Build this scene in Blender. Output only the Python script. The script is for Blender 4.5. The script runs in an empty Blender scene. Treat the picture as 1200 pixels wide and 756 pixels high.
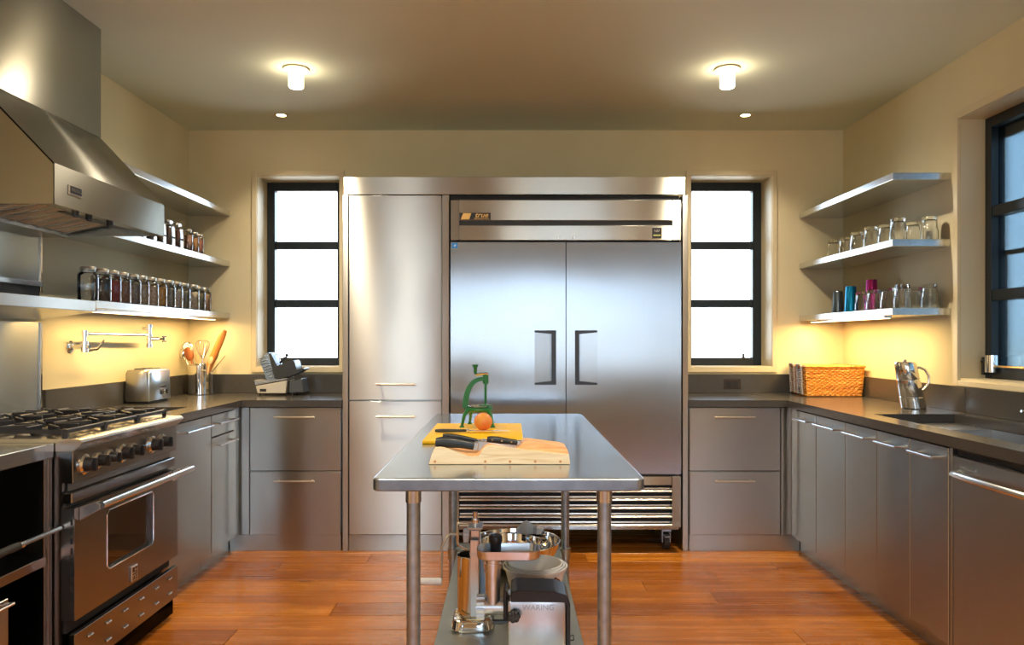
import bpy, bmesh, math, random
from mathutils import Vector, Matrix
PI = math.pi
random.seed(7)
scene = bpy.context.scene
COL = scene.collection

# ---------------------------------------------------------------- camera
cam_d = bpy.data.cameras.new('camera'); cam = bpy.data.objects.new('camera', cam_d); COL.objects.link(cam)
cam.location = (0, 0, 1.28); cam.rotation_euler = (PI/2, 0, 0)
cam_d.sensor_width = 36; cam_d.lens = 26.1
cam_d.shift_x = 0.0025; cam_d.shift_y = 20/1200
cam_d.clip_start = 0.05; cam_d.clip_end = 200
scene.camera = cam
FPX = 870.0
def X_(px, Y): return (px-597)*Y/FPX          # photograph column -> metres at depth Y
def Z_(py, Y): return 1.28-(py-398)*Y/FPX

# ---------------------------------------------------------------- exposure
vs = scene.view_settings
vs.view_transform = 'Standard'; vs.look = 'None'; vs.gamma = 1; vs.use_curve_mapping = False
vs.exposure = 0.88
cy = scene.cycles
cy.max_bounces = 10; cy.diffuse_bounces = 4; cy.glossy_bounces = 5; cy.transmission_bounces = 8; cy.transparent_max_bounces = 12
cy.caustics_reflective = False; cy.caustics_refractive = False
cy.sample_clamp_indirect = 4.0; cy.blur_glossy = 0.6
cy.use_denoising = True

# ---------------------------------------------------------------- sky
W = bpy.data.worlds.new('sky'); scene.world = W; W.use_nodes = True
wn = W.node_tree; wn.nodes.clear()
wo = wn.nodes.new('ShaderNodeOutputWorld'); wb = wn.nodes.new('ShaderNodeBackground')
tc = wn.nodes.new('ShaderNodeTexCoord'); sx = wn.nodes.new('ShaderNodeSeparateXYZ')
mr = wn.nodes.new('ShaderNodeMapRange'); mr.inputs[1].default_value = -0.2; mr.inputs[2].default_value = 1.0
cr = wn.nodes.new('ShaderNodeValToRGB')
wn.links.new(tc.outputs['Generated'], sx.inputs[0]); wn.links.new(sx.outputs[2], mr.inputs[0])
wn.links.new(mr.outputs[0], cr.inputs[0]); wn.links.new(cr.outputs[0], wb.inputs[0]); wn.links.new(wb.outputs[0], wo.inputs[0])
e = cr.color_ramp.elements
e[0].position = 0.0; e[0].color = (0.80, 0.80, 0.76, 1)
e[1].position = 1.0; e[1].color = (0.30, 0.50, 0.95, 1)
a = e.new(0.145); a.color = (0.78, 0.82, 0.83, 1)
a = e.new(0.175); a.color = (0.76, 0.88, 1.0, 1)
a = e.new(0.42); a.color = (0.60, 0.79, 1.0, 1)
wb.inputs[1].default_value = 5.3

# ---------------------------------------------------------------- daylight portals (openings of the room) are with the windows
def area_light(name, loc, rot, sx_, sy_, power, color, portal=False):
    L = bpy.data.lights.new(name, 'AREA'); L.shape = 'RECTANGLE'; L.size = sx_; L.size_y = sy_
    L.energy = power; L.color = color
    o = bpy.data.objects.new(name, L); COL.objects.link(o); o.location = loc; o.rotation_euler = rot
    if portal: L.cycles.is_portal = True
    return o
def point_light(name, loc, r, power, color):
    L = bpy.data.lights.new(name, 'POINT'); L.shadow_soft_size = r; L.energy = power; L.color = color
    o = bpy.data.objects.new(name, L); COL.objects.link(o); o.location = loc
    return o
WARM = (1.0, 0.66, 0.33)
WARM2 = (1.0, 0.84, 0.62)

# ---------------------------------------------------------------- materials
def srgb(r, g, b):
    f = lambda c: ((c/255+0.055)/1.055)**2.4 if c/255 > 0.04045 else c/255/12.92
    return (f(r), f(g), f(b), 1)
MATS = {}
class NT:
    def __init__(s, m):
        m.use_nodes = True; s.t = m.node_tree; s.b = s.t.nodes['Principled BSDF']; s.out = s.t.nodes['Material Output']
    def n(s, typ, **kw):
        x = s.t.nodes.new(typ)
        for k, v in kw.items(): setattr(x, k, v)
        return x
    def l(s, a, b): s.t.links.new(a, b)
    def coords(s, scale, kind='Object', loc=(0,0,0)):
        c = s.n('ShaderNodeTexCoord'); m = s.n('ShaderNodeMapping')
        m.inputs['Scale'].default_value = scale; m.inputs['Location'].default_value = loc
        s.l(c.outputs[kind], m.inputs[0]); return m.outputs[0]
    def noise(s, vec, scale, detail=3, rough=0.5):
        x = s.n('ShaderNodeTexNoise'); x.inputs['Scale'].default_value = scale
        x.inputs['Detail'].default_value = detail; x.inputs['Roughness'].default_value = rough
        s.l(vec, x.inputs['Vector']); return x.outputs['Fac']
    def ramp(s, fac, stops):
        r = s.n('ShaderNodeValToRGB'); el = r.color_ramp.elements
        el[0].position, el[0].color = stops[0]; el[1].position, el[1].color = stops[-1]
        for p, c in stops[1:-1]:
            q = el.new(p); q.color = c
        s.l(fac, r.inputs[0]); return r.outputs[0]
    def maprange(s, fac, a, b, lo, hi):
        r = s.n('ShaderNodeMapRange')
        for i, v in enumerate((a, b, lo, hi)): r.inputs[i+1].default_value = v
        s.l(fac, r.inputs[0]); return r.outputs[0]
    def bump(s, h, strength=0.1, dist=0.01, prev=None):
        x = s.n('ShaderNodeBump'); x.inputs['Strength'].default_value = strength; x.inputs['Distance'].default_value = dist
        s.l(h, x.inputs['Height'])
        if prev is not None: s.l(prev, x.inputs['Normal'])
        return x.outputs[0]
def mat(name, color, rough=0.5, metal=0.0, spec=0.5, coat=0.0, var=0.0, vscale=20, bump=0.0, bscale=60):
    if name in MATS: return MATS[name]
    m = bpy.data.materials.new(name); t = NT(m); b = t.b
    b.inputs['Base Color'].default_value = color; b.inputs['Roughness'].default_value = rough
    b.inputs['Metallic'].default_value = metal; b.inputs['Specular IOR Level'].default_value = spec
    b.inputs['Coat Weight'].default_value = coat
    if var:
        v = t.coords((1,1,1)); f = t.noise(v, vscale)
        c0 = tuple(x*(1-var) for x in color[:3])+(1,); c1 = tuple(min(1, x*(1+var)) for x in color[:3])+(1,)
        t.l(t.ramp(f, [(0.3, c0), (0.7, c1)]), b.inputs['Base Color'])
    if bump:
        v = t.coords((1,1,1)); t.l(t.bump(t.noise(v, bscale), bump, 0.002), b.inputs['Normal'])
    MATS[name] = m; return m
def steel(name, base=(0.6,0.6,0.6,1), rough=0.3, aniso=0.8, rot=0.25, grain=(3,3,200), axis='Z', warp=0.0, warp_s=1.2):
    """brushed stainless: streaked roughness, anisotropic highlight, slight waviness of the sheet"""
    m = bpy.data.materials.new(name); t = NT(m); b = t.b
    b.inputs['Base Color'].default_value = base; b.inputs['Metallic'].default_value = 1.0
    b.inputs['Anisotropic'].default_value = aniso; b.inputs['Anisotropic Rotation'].default_value = rot
    tg = t.n('ShaderNodeTangent'); tg.direction_type = 'RADIAL'; tg.axis = axis; t.l(tg.outputs[0], b.inputs['Tangent'])
    b.inputs['Roughness'].default_value = rough
    if grain:
        v = t.coords(grain); f = t.noise(v, 1.0, 4, 0.7)
        t.l(t.maprange(f, 0.3, 0.7, rough*0.95, rough*1.05), b.inputs['Roughness'])
    v2 = t.coords((1,1,1)); f2 = t.noise(v2, 6, 4)
    c0 = tuple(x*0.97 for x in base[:3])+(1,); t.l(t.ramp(f2, [(0.35, c0), (0.65, base)]), b.inputs['Base Color'])
    if warp:
        f3 = t.noise(t.coords((1,1,1)), warp_s, 1)
        t.l(t.bump(f3, 1.0, warp), b.inputs['Normal'])
    return m
M = {}
M['steel_cab'] = steel('brushed_steel_cabinet', (0.50,0.505,0.48,1), 0.28, 0.98, 0.25, None, warp=0.006, warp_s=1.6)
M['steel_fridge'] = steel('brushed_steel_refrigerator', (0.47,0.52,0.58,1), 0.27, 0.98, 0.0, None, warp=0.012, warp_s=1.1)
M['steel_hood'] = steel('brushed_steel_hood', (0.36,0.36,0.33,1), 0.27, 0.9, 0.25, None, warp=0.004, warp_s=0.9)
M['steel_side'] = steel('brushed_steel_fronts', (0.41,0.425,0.41,1), 0.27, 0.98, 0.25, None, warp=0.006, warp_s=1.6)
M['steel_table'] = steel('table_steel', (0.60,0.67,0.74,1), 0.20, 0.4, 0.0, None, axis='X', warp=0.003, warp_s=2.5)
M['steel_edge'] = steel('shelf_steel', (0.68,0.70,0.71,1), 0.26, 0.0, 0.0, None)
M['steel_range'] = steel('range_steel', (0.29,0.275,0.26,1), 0.26, 0.7, 0.25, None, warp=0.003)
M['galv'] = mat('galvanised_tube', (0.36,0.43,0.50,1), 0.42, 1.0, var=0.18, vscale=40)
M['satin'] = mat('satin_steel', (0.68,0.68,0.68,1), 0.25, 1.0)
M['bronze'] = mat('satin_nickel_pull', (0.72,0.66,0.55,1), 0.28, 1.0)
M['chrome'] = mat('chrome', (0.80,0.80,0.80,1), 0.07, 1.0)
M['cast_alu'] = mat('cast_aluminium', (0.70,0.72,0.75,1), 0.30, 1.0, var=0.08)
M['black'] = mat('black_plastic', (0.012,0.012,0.014,1), 0.35)
M['rubber'] = mat('black_rubber', (0.02,0.02,0.02,1), 0.7)
M['void'] = mat('dark_cavity', (0.010,0.010,0.012,1), 0.6)
M['iron'] = mat('cast_iron', (0.022,0.022,0.025,1), 0.42, var=0.3, bump=0.2, bscale=200)
M['frame'] = mat('window_frame_paint', (0.006,0.012,0.018,1), 0.35)
M['green'] = mat('green_enamel', srgb(20,110,50), 0.30, coat=0.4, var=0.12)
M['yellow'] = mat('yellow_board_plastic', srgb(250,196,4), 0.42, bump=0.1, bscale=300)
M['white'] = mat('white_plastic', (0.90,0.89,0.87,1), 0.35)
M['paper'] = mat('white_wax_paper', (0.88,0.86,0.85,1), 0.6)
M['trim'] = mat('cream_trim_paint', srgb(222,208,172), 0.45)
M['gold'] = mat('gold_print', (0.80,0.52,0.16,1), 0.4)
M['brass'] = mat('brass', (0.75,0.55,0.25,1), 0.2, 1.0)
M['blue_sticker'] = mat('blue_sticker', srgb(40,130,210), 0.5)
M['handle_dark'] = mat('dark_knife_handle', (0.018,0.025,0.030,1), 0.32)
M['grip_bronze'] = mat('bronze_handle_fitting', srgb(120,70,40), 0.4)

def m_wall():
    m = bpy.data.materials.new('cream_wall_paint'); t = NT(m)
    f = t.noise(t.coords((1,1,1)), 3, 4)
    t.l(t.ramp(f, [(0.3, srgb(222,210,172)), (0.7, srgb(228,217,181))]), t.b.inputs['Base Color'])
    t.b.inputs['Roughness'].default_value = 0.75
    t.l(t.bump(t.noise(t.coords((1,1,1)), 180, 2), 0.12, 0.001), t.b.inputs['Normal'])
    return m
M['wall'] = m_wall()
M['ceil'] = mat('ceiling_paint', srgb(226,235,218), 0.8, bump=0.05, bscale=150)
def m_counter():
    m = bpy.data.materials.new('grey_quartz_counter'); t = NT(m)
    f = t.noise(t.coords((1,1,1)), 250, 3)
    t.l(t.ramp(f, [(0.3, (0.048,0.045,0.041,1)), (0.7, (0.074,0.069,0.062,1))]), t.b.inputs['Base Color'])
    t.b.inputs['Roughness'].default_value = 0.20; t.b.inputs['Specular IOR Level'].default_value = 0.7
    return m
M['counter'] = m_counter()
def m_plank():
    m = bpy.data.materials.new('heart_pine_plank'); t = NT(m)
    oi = t.n('ShaderNodeObjectInfo')
    tcn = t.n('ShaderNodeTexCoord'); mp = t.n('ShaderNodeMapping'); mp.inputs['Scale'].default_value = (0.8, 16, 16)
    cb = t.n('ShaderNodeCombineXYZ'); mu = t.n('ShaderNodeMath', operation='MULTIPLY'); mu.inputs[1].default_value = 40
    t.l(oi.outputs['Random'], mu.inputs[0]); t.l(mu.outputs[0], cb.inputs[0]); t.l(mu.outputs[0], cb.inputs[1])
    t.l(tcn.outputs['Object'], mp.inputs[0]); t.l(cb.outputs[0], mp.inputs['Location'])
    # grain
    wv = t.n('ShaderNodeTexNoise'); wv.inputs['Scale'].default_value = 1.6; wv.inputs['Detail'].default_value = 6; wv.inputs['Roughness'].default_value = 0.62; wv.inputs['Distortion'].default_value = 0.6
    t.l(mp.outputs[0], wv.inputs['Vector'])
    grain = t.ramp(wv.outputs['Fac'], [(0.22, srgb(132,66,18)), (0.42, srgb(182,106,30)), (0.62, srgb(202,126,40)), (0.85, srgb(220,150,58))])
    # per-plank tone
    tone = t.ramp(oi.outputs['Random'], [(0.0, (0.58,0.50,0.44,1)), (0.35, (0.82,0.77,0.72,1)), (0.7, (1,1,1,1)), (1.0, (1.25,1.32,1.38,1))])
    mx = t.n('ShaderNodeMix', data_type='RGBA', blend_type='MULTIPLY'); mx.inputs[0].default_value = 1
    t.l(grain, mx.inputs[6]); t.l(tone, mx.inputs[7])
    # knots
    mk = t.n('ShaderNodeMapping'); mk.inputs['Scale'].default_value = (1.3, 2.6, 0.01); t.l(tcn.outputs['Object'], mk.inputs[0]); t.l(cb.outputs[0], mk.inputs['Location'])
    vo = t.n('ShaderNodeTexVoronoi'); vo.inputs['Scale'].default_value = 1.0; t.l(mk.outputs[0], vo.inputs['Vector'])
    kn = t.ramp(vo.outputs['Distance'], [(0.0, (0.12,0.07,0.05,1)), (0.028, (0.22,0.12,0.08,1)), (0.055, (0.75,0.65,0.6,1)), (0.09, (1,1,1,1))])
    m2 = t.n('ShaderNodeMix', data_type='RGBA', blend_type='MULTIPLY'); m2.inputs[0].default_value = 0.9
    t.l(mx.outputs[2], m2.inputs[6]); t.l(kn, m2.inputs[7])
    t.l(m2.outputs[2], t.b.inputs['Base Color'])
    t.b.inputs['Roughness'].default_value = 0.30
    t.l(t.maprange(wv.outputs['Fac'], 0.3, 0.7, 0.20, 0.32), t.b.inputs['Roughness'])
    t.b.inputs['Coat Weight'].default_value = 0.3; t.b.inputs['Coat Roughness'].default_value = 0.12
    t.l(t.bump(wv.outputs['Fac'], 0.15, 0.002), t.b.inputs['Normal'])
    return m
M['plank'] = m_plank()
def m_wood(name, c0, c1, c2, scale=(3,40,40), s=1.5, rough=0.45):
    m = bpy.data.materials.new(name); t = NT(m)
    x = t.n('ShaderNodeTexNoise'); x.inputs['Scale'].default_value = s; x.inputs['Detail'].default_value = 5; x.inputs['Distortion'].default_value = 0.8
    t.l(t.coords(scale), x.inputs['Vector'])
    t.l(t.ramp(x.outputs['Fac'], [(0.3, c0), (0.5, c1), (0.7, c2)]), t.b.inputs['Base Color'])
    t.b.inputs['Roughness'].default_value = rough
    return m
M['pale_wood'] = m_wood('pale_pine', srgb(226,200,156), srgb(242,224,188), srgb(250,238,208), (4,60,60))
M['warm_wood'] = m_wood('orange_pine_end', srgb(222,156,100), srgb(238,184,128), srgb(246,204,152), (4,60,60))
M['spoon_wood'] = m_wood('beech_spoon', srgb(140,74,34), srgb(166,96,48), srgb(186,118,66), (8,8,3))
M['pin_wood'] = m_wood('rolling_pin_wood', srgb(196,112,44), srgb(222,140,66), srgb(236,164,90), (12,12,2))
M['light_wood'] = m_wood('light_beech', srgb(206,164,112), srgb(226,188,140), srgb(238,206,160), (8,8,3))
M['wicker'] = m_wood('honey_wicker', srgb(160,90,24), srgb(214,142,52), srgb(244,190,92), (9,9,160), 1.2, 0.5)
M['wicker_dark'] = mat('wicker_stakes', srgb(150,88,34), 0.6)
M['cord_grey'] = mat('grey_wrapped_cord', (0.42,0.38,0.36,1), 0.6, var=0.4, vscale=150)
def m_fruit():
    m = bpy.data.materials.new('grapefruit_skin'); t = NT(m)
    f = t.noise(t.coords((1,1,1)), 14, 2)
    t.l(t.ramp(f, [(0.35, srgb(234,162,66)), (0.65, srgb(226,118,72))]), t.b.inputs['Base Color'])
    t.b.inputs['Roughness'].default_value = 0.42
    t.l(t.bump(t.noise(t.coords((1,1,1)), 260, 2), 0.3, 0.001), t.b.inputs['Normal'])
    return m
M['fruit'] = m_fruit()
def m_glass(name, tint=(1,1,1,1), refl=1.0, dark=0.0):
    """thin architectural glass: clear with a Fresnel reflection"""
    m = bpy.data.materials.new(name); t = NT(m); t.t.nodes.remove(t.b)
    tr = t.n('ShaderNodeBsdfTransparent'); tr.inputs[0].default_value = tint
    gl = t.n('ShaderNodeBsdfGlossy'); gl.inputs['Roughness'].default_value = 0.02; gl.inputs[0].default_value = (1,1,1,1)
    fr = t.n('ShaderNodeFresnel'); fr.inputs[0].default_value = 1.5
    mu = t.n('ShaderNodeMath', operation='MULTIPLY'); mu.inputs[1].default_value = refl; t.l(fr.outputs[0], mu.inputs[0])
    mx = t.n('ShaderNodeMixShader'); t.l(mu.outputs[0], mx.inputs[0]); t.l(tr.outputs[0], mx.inputs[1]); t.l(gl.outputs[0], mx.inputs[2])
    t.l(mx.outputs[0], t.out.inputs[0]); return m
M['pane'] = m_glass('window_glass', (0.97,0.99,1,1))
M['pane_dark'] = m_glass('sky_dimming_glass', (0.29,0.36,0.40,1), 0.8)  # tint stands in for weaker light outside the right-hand window
M['oven_glass'] = mat('oven_glass', (0.006,0.005,0.005,1), 0.05, coat=0.5)
def m_clear(name, tint=(0.96,0.98,0.98,1), ior=1.45):
    m = bpy.data.materials.new(name); t = NT(m); b = t.b
    b.inputs['Base Color'].default_value = tint; b.inputs['Roughness'].default_value = 0.02
    b.inputs['Transmission Weight'].default_value = 1.0; b.inputs['IOR'].default_value = ior
    return m
M['glass'] = m_clear('clear_drinking_glass')
M['jar_glass'] = m_glass('clear_jar_glass', (0.96,0.98,0.98,1), 1.5)
def m_emit(name, col, s):
    m = bpy.data.materials.new(name); t = NT(m); t.t.nodes.remove(t.b)
    e = t.n('ShaderNodeEmission'); e.inputs[0].default_value = col; e.inputs[1].default_value = s
    t.l(e.outputs[0], t.out.inputs[0]); return m
M['lamp'] = m_emit('lit_lamp_glass', (1.0,0.80,0.52,1), 14.0)
M['strip'] = m_emit('lit_strip_diffuser', (1.0,0.74,0.40,1), 4.0)
def alu(name, c): return mat(name, c, 0.22, 0.9)
M['blue_alu'] = alu('blue_anodised', (0.01,0.26,0.55,1)); M['grey_alu'] = alu('grey_anodised', (0.16,0.22,0.28,1)); M['magenta_alu'] = alu('magenta_anodised', (0.50,0.04,0.28,1))

# ---------------------------------------------------------------- mesh builder
class B:
    def __init__(s): s.bm = bmesh.new(); s.mats = None
    def box(s, x0, y0, z0, x1, y1, z1, bev=0.0, seg=1):
        if x0 > x1: x0, x1 = x1, x0
        if y0 > y1: y0, y1 = y1, y0
        if z0 > z1: z0, z1 = z1, z0
        r = bmesh.ops.create_cube(s.bm, size=1, matrix=Matrix.Translation(((x0+x1)/2, (y0+y1)/2, (z0+z1)/2)) @ Matrix.Diagonal((x1-x0, y1-y0, z1-z0, 1)))
        if bev > 0:
            bev = min(bev, 0.45*min(x1-x0, y1-y0, z1-z0))
            ed = set(e for v in r['verts'] for e in v.link_edges)
            bmesh.ops.bevel(s.bm, geom=list(ed), offset=bev, segments=seg, profile=0.5, affect='EDGES', clamp_overlap=True)
        return s
    def obox(s, c, ux, uy, uz, hx, hy, hz, bev=0.0):
        ux, uy, uz = Vector(ux).normalized(), Vector(uy).normalized(), Vector(uz).normalized()
        m = Matrix(((ux.x*2*hx, uy.x*2*hy, uz.x*2*hz, c[0]), (ux.y*2*hx, uy.y*2*hy, uz.y*2*hz, c[1]), (ux.z*2*hx, uy.z*2*hy, uz.z*2*hz, c[2]), (0,0,0,1)))
        r = bmesh.ops.create_cube(s.bm, size=1, matrix=m)
        if bev > 0:
            ed = set(e for v in r['verts'] for e in v.link_edges)
            bmesh.ops.bevel(s.bm, geom=list(ed), offset=bev, segments=1, profile=0.5, affect='EDGES')
        return s
    def rings(s, rings, caps=(True, True), closed=False):
        bm = s.bm; R = [[bm.verts.new(p) for p in r] for r in rings]; n = len(R[0])
        m = len(R) if closed else len(R)-1
        for i in range(m):
            A, C = R[i], R[(i+1) % len(R)]
            for j in range(n):
                try: bm.faces.new((A[j], A[(j+1) % n], C[(j+1) % n], C[j]))
                except ValueError: pass
        if not closed:
            if caps[0] and n > 2: bm.faces.new(list(reversed(R[0])))
            if caps[1] and n > 2: bm.faces.new(R[-1])
        return s
    def tube(s, pts, r, n=10, caps=True, closed=False):
        pts = [Vector(p) for p in pts]; k = len(pts)
        rr = r if isinstance(r, (list, tuple)) else [r]*k
        def tan(i):
            if closed: return (pts[(i+1) % k]-pts[(i-1) % k]).normalized()
            if i == 0: return (pts[1]-pts[0]).normalized()
            if i == k-1: return (pts[-1]-pts[-2]).normalized()
            return ((pts[i+1]-pts[i]).normalized()+(pts[i]-pts[i-1]).normalized()).normalized()
        t0 = tan(0); ref = Vector((0,0,1)) if abs(t0.z) < 0.9 else Vector((1,0,0))
        u = t0.cross(ref).normalized(); out = []
        for i in range(k):
            t = tan(i); u = (u - t*u.dot(t)).normalized(); v = t.cross(u)
            out.append([pts[i]+(u*math.cos(2*PI*j/n)+v*math.sin(2*PI*j/n))*rr[i] for j in range(n)])
        return s.rings(out, (caps, caps), closed)
    def cyl(s, p0, p1, r0, r1=None, n=24, caps=True):
        return s.tube([p0, p1], [r0, r0 if r1 is None else r1], n, caps)
    def lathe(s, prof, c=(0,0,0), n=24, axis='Z', sx=1, sy=1):
        """profile of (r, h); ends with r=0 close"""
        bm = s.bm; out = []
        def P(r, h, a):
            x, y = r*math.cos(a)*sx, r*math.sin(a)*sy
            q = {'Z': (x, y, h), 'Y': (x, h, -y), 'X': (h, x, y)}[axis]
            return Vector(q)+Vector(c)
        prev = None
        for r, h in prof:
            cur = [bm.verts.new(P(0, h, 0))] if r < 1e-6 else [bm.verts.new(P(r, h, 2*PI*j/n)) for j in range(n)]
            if prev is not None and not (len(prev) == 1 and len(cur) == 1):
                for j in range(n):
                    k = (j+1) % n
                    if len(prev) == 1: f = (prev[0], cur[k], cur[j])
                    elif len(cur) == 1: f = (prev[j], prev[k], cur[0])
                    else: f = (prev[j], prev[k], cur[k], cur[j])
                    bm.faces.new(f)
            prev = cur
        return s
    def prism(s, poly, axis, a0, a1, bev=0.0):
        """polygon in the plane across `axis`: X -> (y,z), Y -> (x,z), Z -> (x,y)"""
        def P(p, a): return {'X': (a, p[0], p[1]), 'Y': (p[0], a, p[1]), 'Z': (p[0], p[1], a)}[axis]
        bm = s.bm
        A = [bm.verts.new(P(p, a0)) for p in poly]; C = [bm.verts.new(P(p, a1)) for p in poly]; n = len(poly)
        fs = [bm.faces.new(A), bm.faces.new(list(reversed(C)))]
        for j in range(n): fs.append(bm.faces.new((A[j], C[j], C[(j+1) % n], A[(j+1) % n])))
        if bev:
            ed = set(e for f in fs for e in f.edges)
            bmesh.ops.bevel(bm, geom=list(ed), offset=bev, segments=1, profile=0.5, affect='EDGES', clamp_overlap=True)
        return s
    def ball(s, c, r, n=16, sx=1, sy=1, sz=1):
        k = max(6, n//2)
        prof = [(abs(math.sin(PI*i/k))*r, -math.cos(PI*i/k)*r*sz) for i in range(k+1)]
        prof[0] = (0, -r*sz); prof[-1] = (0, r*sz)
        return s.lathe(prof, c, n, 'Z', sx, sy)
def world_off(o):
    v = Vector((0,0,0))
    while o is not None: v += o.location; o = o.parent
    return v
def part(name, b, m, parent=None, label=None, smooth=35, kind=None, loc=None):
    """link a builder's mesh as ONE object; coordinates are given in world space"""
    bm = b.bm; bmesh.ops.recalc_face_normals(bm, faces=bm.faces)
    me = bpy.data.meshes.new(name)
    off = world_off(parent) if parent is not None else Vector(loc or (0,0,0))
    bmesh.ops.translate(bm, verts=bm.verts, vec=-off)
    bm.to_mesh(me); bm.free()
    if smooth:
        me.polygons.foreach_set('use_smooth', [True]*len(me.polygons)); me.set_sharp_from_angle(angle=math.radians(smooth))
    me.materials.append(M[m] if isinstance(m, str) else m)
    o = bpy.data.objects.new(name, me); COL.objects.link(o)
    if parent is not None: o.parent = parent
    elif loc: o.location = loc
    if label: o['label'] = label
    if kind: o['kind'] = kind
    return o
def tag(o, label, cat, group=None, kind=None):
    o['label'] = label; o['category'] = cat
    if group: o['group'] = group
    if kind: o['kind'] = kind
    return o
def thing(name, label, cat, loc=(0,0,0), group=None):
    o = bpy.data.objects.new(name, None); COL.objects.link(o); o.location = loc; o.empty_display_size = 0.05
    return tag(o, label, cat, group)
def struct(name, b, m, parent=None):
    o = part(name, b, m, parent)
    if parent is None: o['kind'] = 'structure'
    return o
def dup(root, loc, rot=None, label=None, group=None):
    r = root.copy(); COL.objects.link(r); r.location = loc
    if rot is not None: r.rotation_euler = rot
    if label: r['label'] = label
    if group: r['group'] = group
    for ch in list(root.children):
        c = ch.copy(); COL.objects.link(c); c.parent = r
        for g in ch.children:
            d = g.copy(); COL.objects.link(d); d.parent = c
    return r
def text_part(name, s, size, m, parent, loc, rot, shear=0.0, ext=0.0006, align='CENTER', label=None, sx=1.0, bold=0.0):
    cu = bpy.data.curves.new(name, 'FONT'); cu.body = s; cu.size = size; cu.extrude = ext; cu.align_x = align; cu.align_y = 'CENTER'; cu.shear = shear; cu.offset = bold
    tmp = bpy.data.objects.new(name+'_tmp', cu); COL.objects.link(tmp)
    dg = bpy.context.evaluated_depsgraph_get(); me = bpy.data.meshes.new_from_object(tmp.evaluated_get(dg))
    bpy.data.objects.remove(tmp)
    from mathutils import Euler
    mt = Matrix.Translation(Vector(loc)-world_off(parent)) @ Euler(rot).to_matrix().to_4x4() @ Matrix.Diagonal((sx,1,1,1))
    me.transform(mt); me.materials.clear(); me.materials.append(M[m] if isinstance(m, str) else m)
    o = bpy.data.objects.new(name, me); COL.objects.link(o); o.parent = parent
    if label: o['label'] = label
    return o
def rrect(x0, y0, x1, y1, r, z, n=5):
    out = []
    for (cx, cy_, a0) in ((x1-r, y1-r, 0), (x0+r, y1-r, PI/2), (x0+r, y0+r, PI), (x1-r, y0+r, 1.5*PI)):
        for i in range(n+1): a = a0+PI/2*i/n; out.append((cx+r*math.cos(a), cy_+r*math.sin(a), z))
    return out
ROT_Y = (PI/2, 0, 0)             # lettering read from the camera side
ROT_X = (PI/2, 0, PI/2)          # lettering on faces that look towards +x

# ================================================================= ROOM
XL, XR, YB, YF, ZC = -2.209, 2.297, 5.112, -2.60, 2.722
T = 0.30
# windows: back left, back right (wall_back); right side; three large ones in wall_front behind the camera
WL = (-1.739, -1.169); WR = (1.247, 1.807); WZ = (1.092, 2.408)
RW = (1.62, 3.785); RZ = (1.072, 2.405)
FWs = [(-2.05, -1.20), (0.05, 1.60)]; FZ = (0.85, 2.27); TR = 0.23
b = B()
xs = [XL-T, WL[0], WL[1], WR[0], WR[1], XR+T]
b.box(xs[0], YB, -0.02, xs[1], YB+T, ZC); b.box(xs[2], YB, -0.02, xs[3], YB+T, ZC); b.box(xs[4], YB, -0.02, xs[5], YB+T, ZC)
for w in (WL, WR): b.box(w[0], YB, -0.02, w[1], YB+T, WZ[0]); b.box(w[0], YB, WZ[1], w[1], YB+T, ZC)
struct('wall_back', b, 'wall')
b = B(); b.box(XL-T, YF, -0.02, XL, YB, ZC); struct('wall_left', b, 'wall')
b = B(); b.box(XR, YF, -0.02, XR+TR, RW[0], ZC); b.box(XR, RW[1], -0.02, XR+TR, YB, ZC)
b.box(XR, RW[0], -0.02, XR+TR, RW[1], RZ[0]); b.box(XR, RW[0], RZ[1], XR+TR, RW[1], ZC); struct('wall_right', b, 'wall')
b = B(); last = XL-T
for w in FWs:
    b.box(last, YF-T, -0.02, w[0], YF, ZC); b.box(w[0], YF-T, -0.02, w[1], YF, FZ[0]); b.box(w[0], YF-T, FZ[1], w[1], YF, ZC); last = w[1]
b.box(last, YF-T, -0.02, XR+T, YF, ZC); struct('wall_front', b, 'wall')
b = B(); b.box(XL-T, YF-T, ZC, XR+T, YB+T, ZC+0.15); struct('ceiling', b, 'ceil')
b = B(); b.box(XL-T, YF-T, -0.15, XR+T, YB+T, -0.020); floor = struct('floor', b, 'void')

# floor planks: rows run left to right, 166 mm wide
def plank(x0, x1, y0, y1):
    b = B(); dz = random.uniform(0, 0.0005)
    b.box(x0+0.0010, y0+0.0012, -0.020, x1-0.0010, y1-0.0012, dz, 0.0016)
    part('plank', b, 'plank', floor)
pitch = 0.1665; seams = {0: [-0.836], 1: [1.018], 2: [0.70], 4: [-1.30, 1.5], 5: [-0.82, 0.45], -1: [0.1], -2: [-1.2, 1.25]}
k = -37
while True:
    y0 = 3.442+k*pitch; y1 = y0+pitch
    if y0 >= YB-0.01: break
    y0c, y1c = max(y0, YF+0.002), min(y1, YB-0.002)
    if y1c > YF+0.02:
        ss = seams.get(k) or [random.uniform(-1.4, 1.4)]
        xx = [XL+0.002]+sorted(ss)+[XR-0.002]
        for i in range(len(xx)-1): plank(xx[i], xx[i+1], y0c, y1c)
    k += 1

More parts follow.
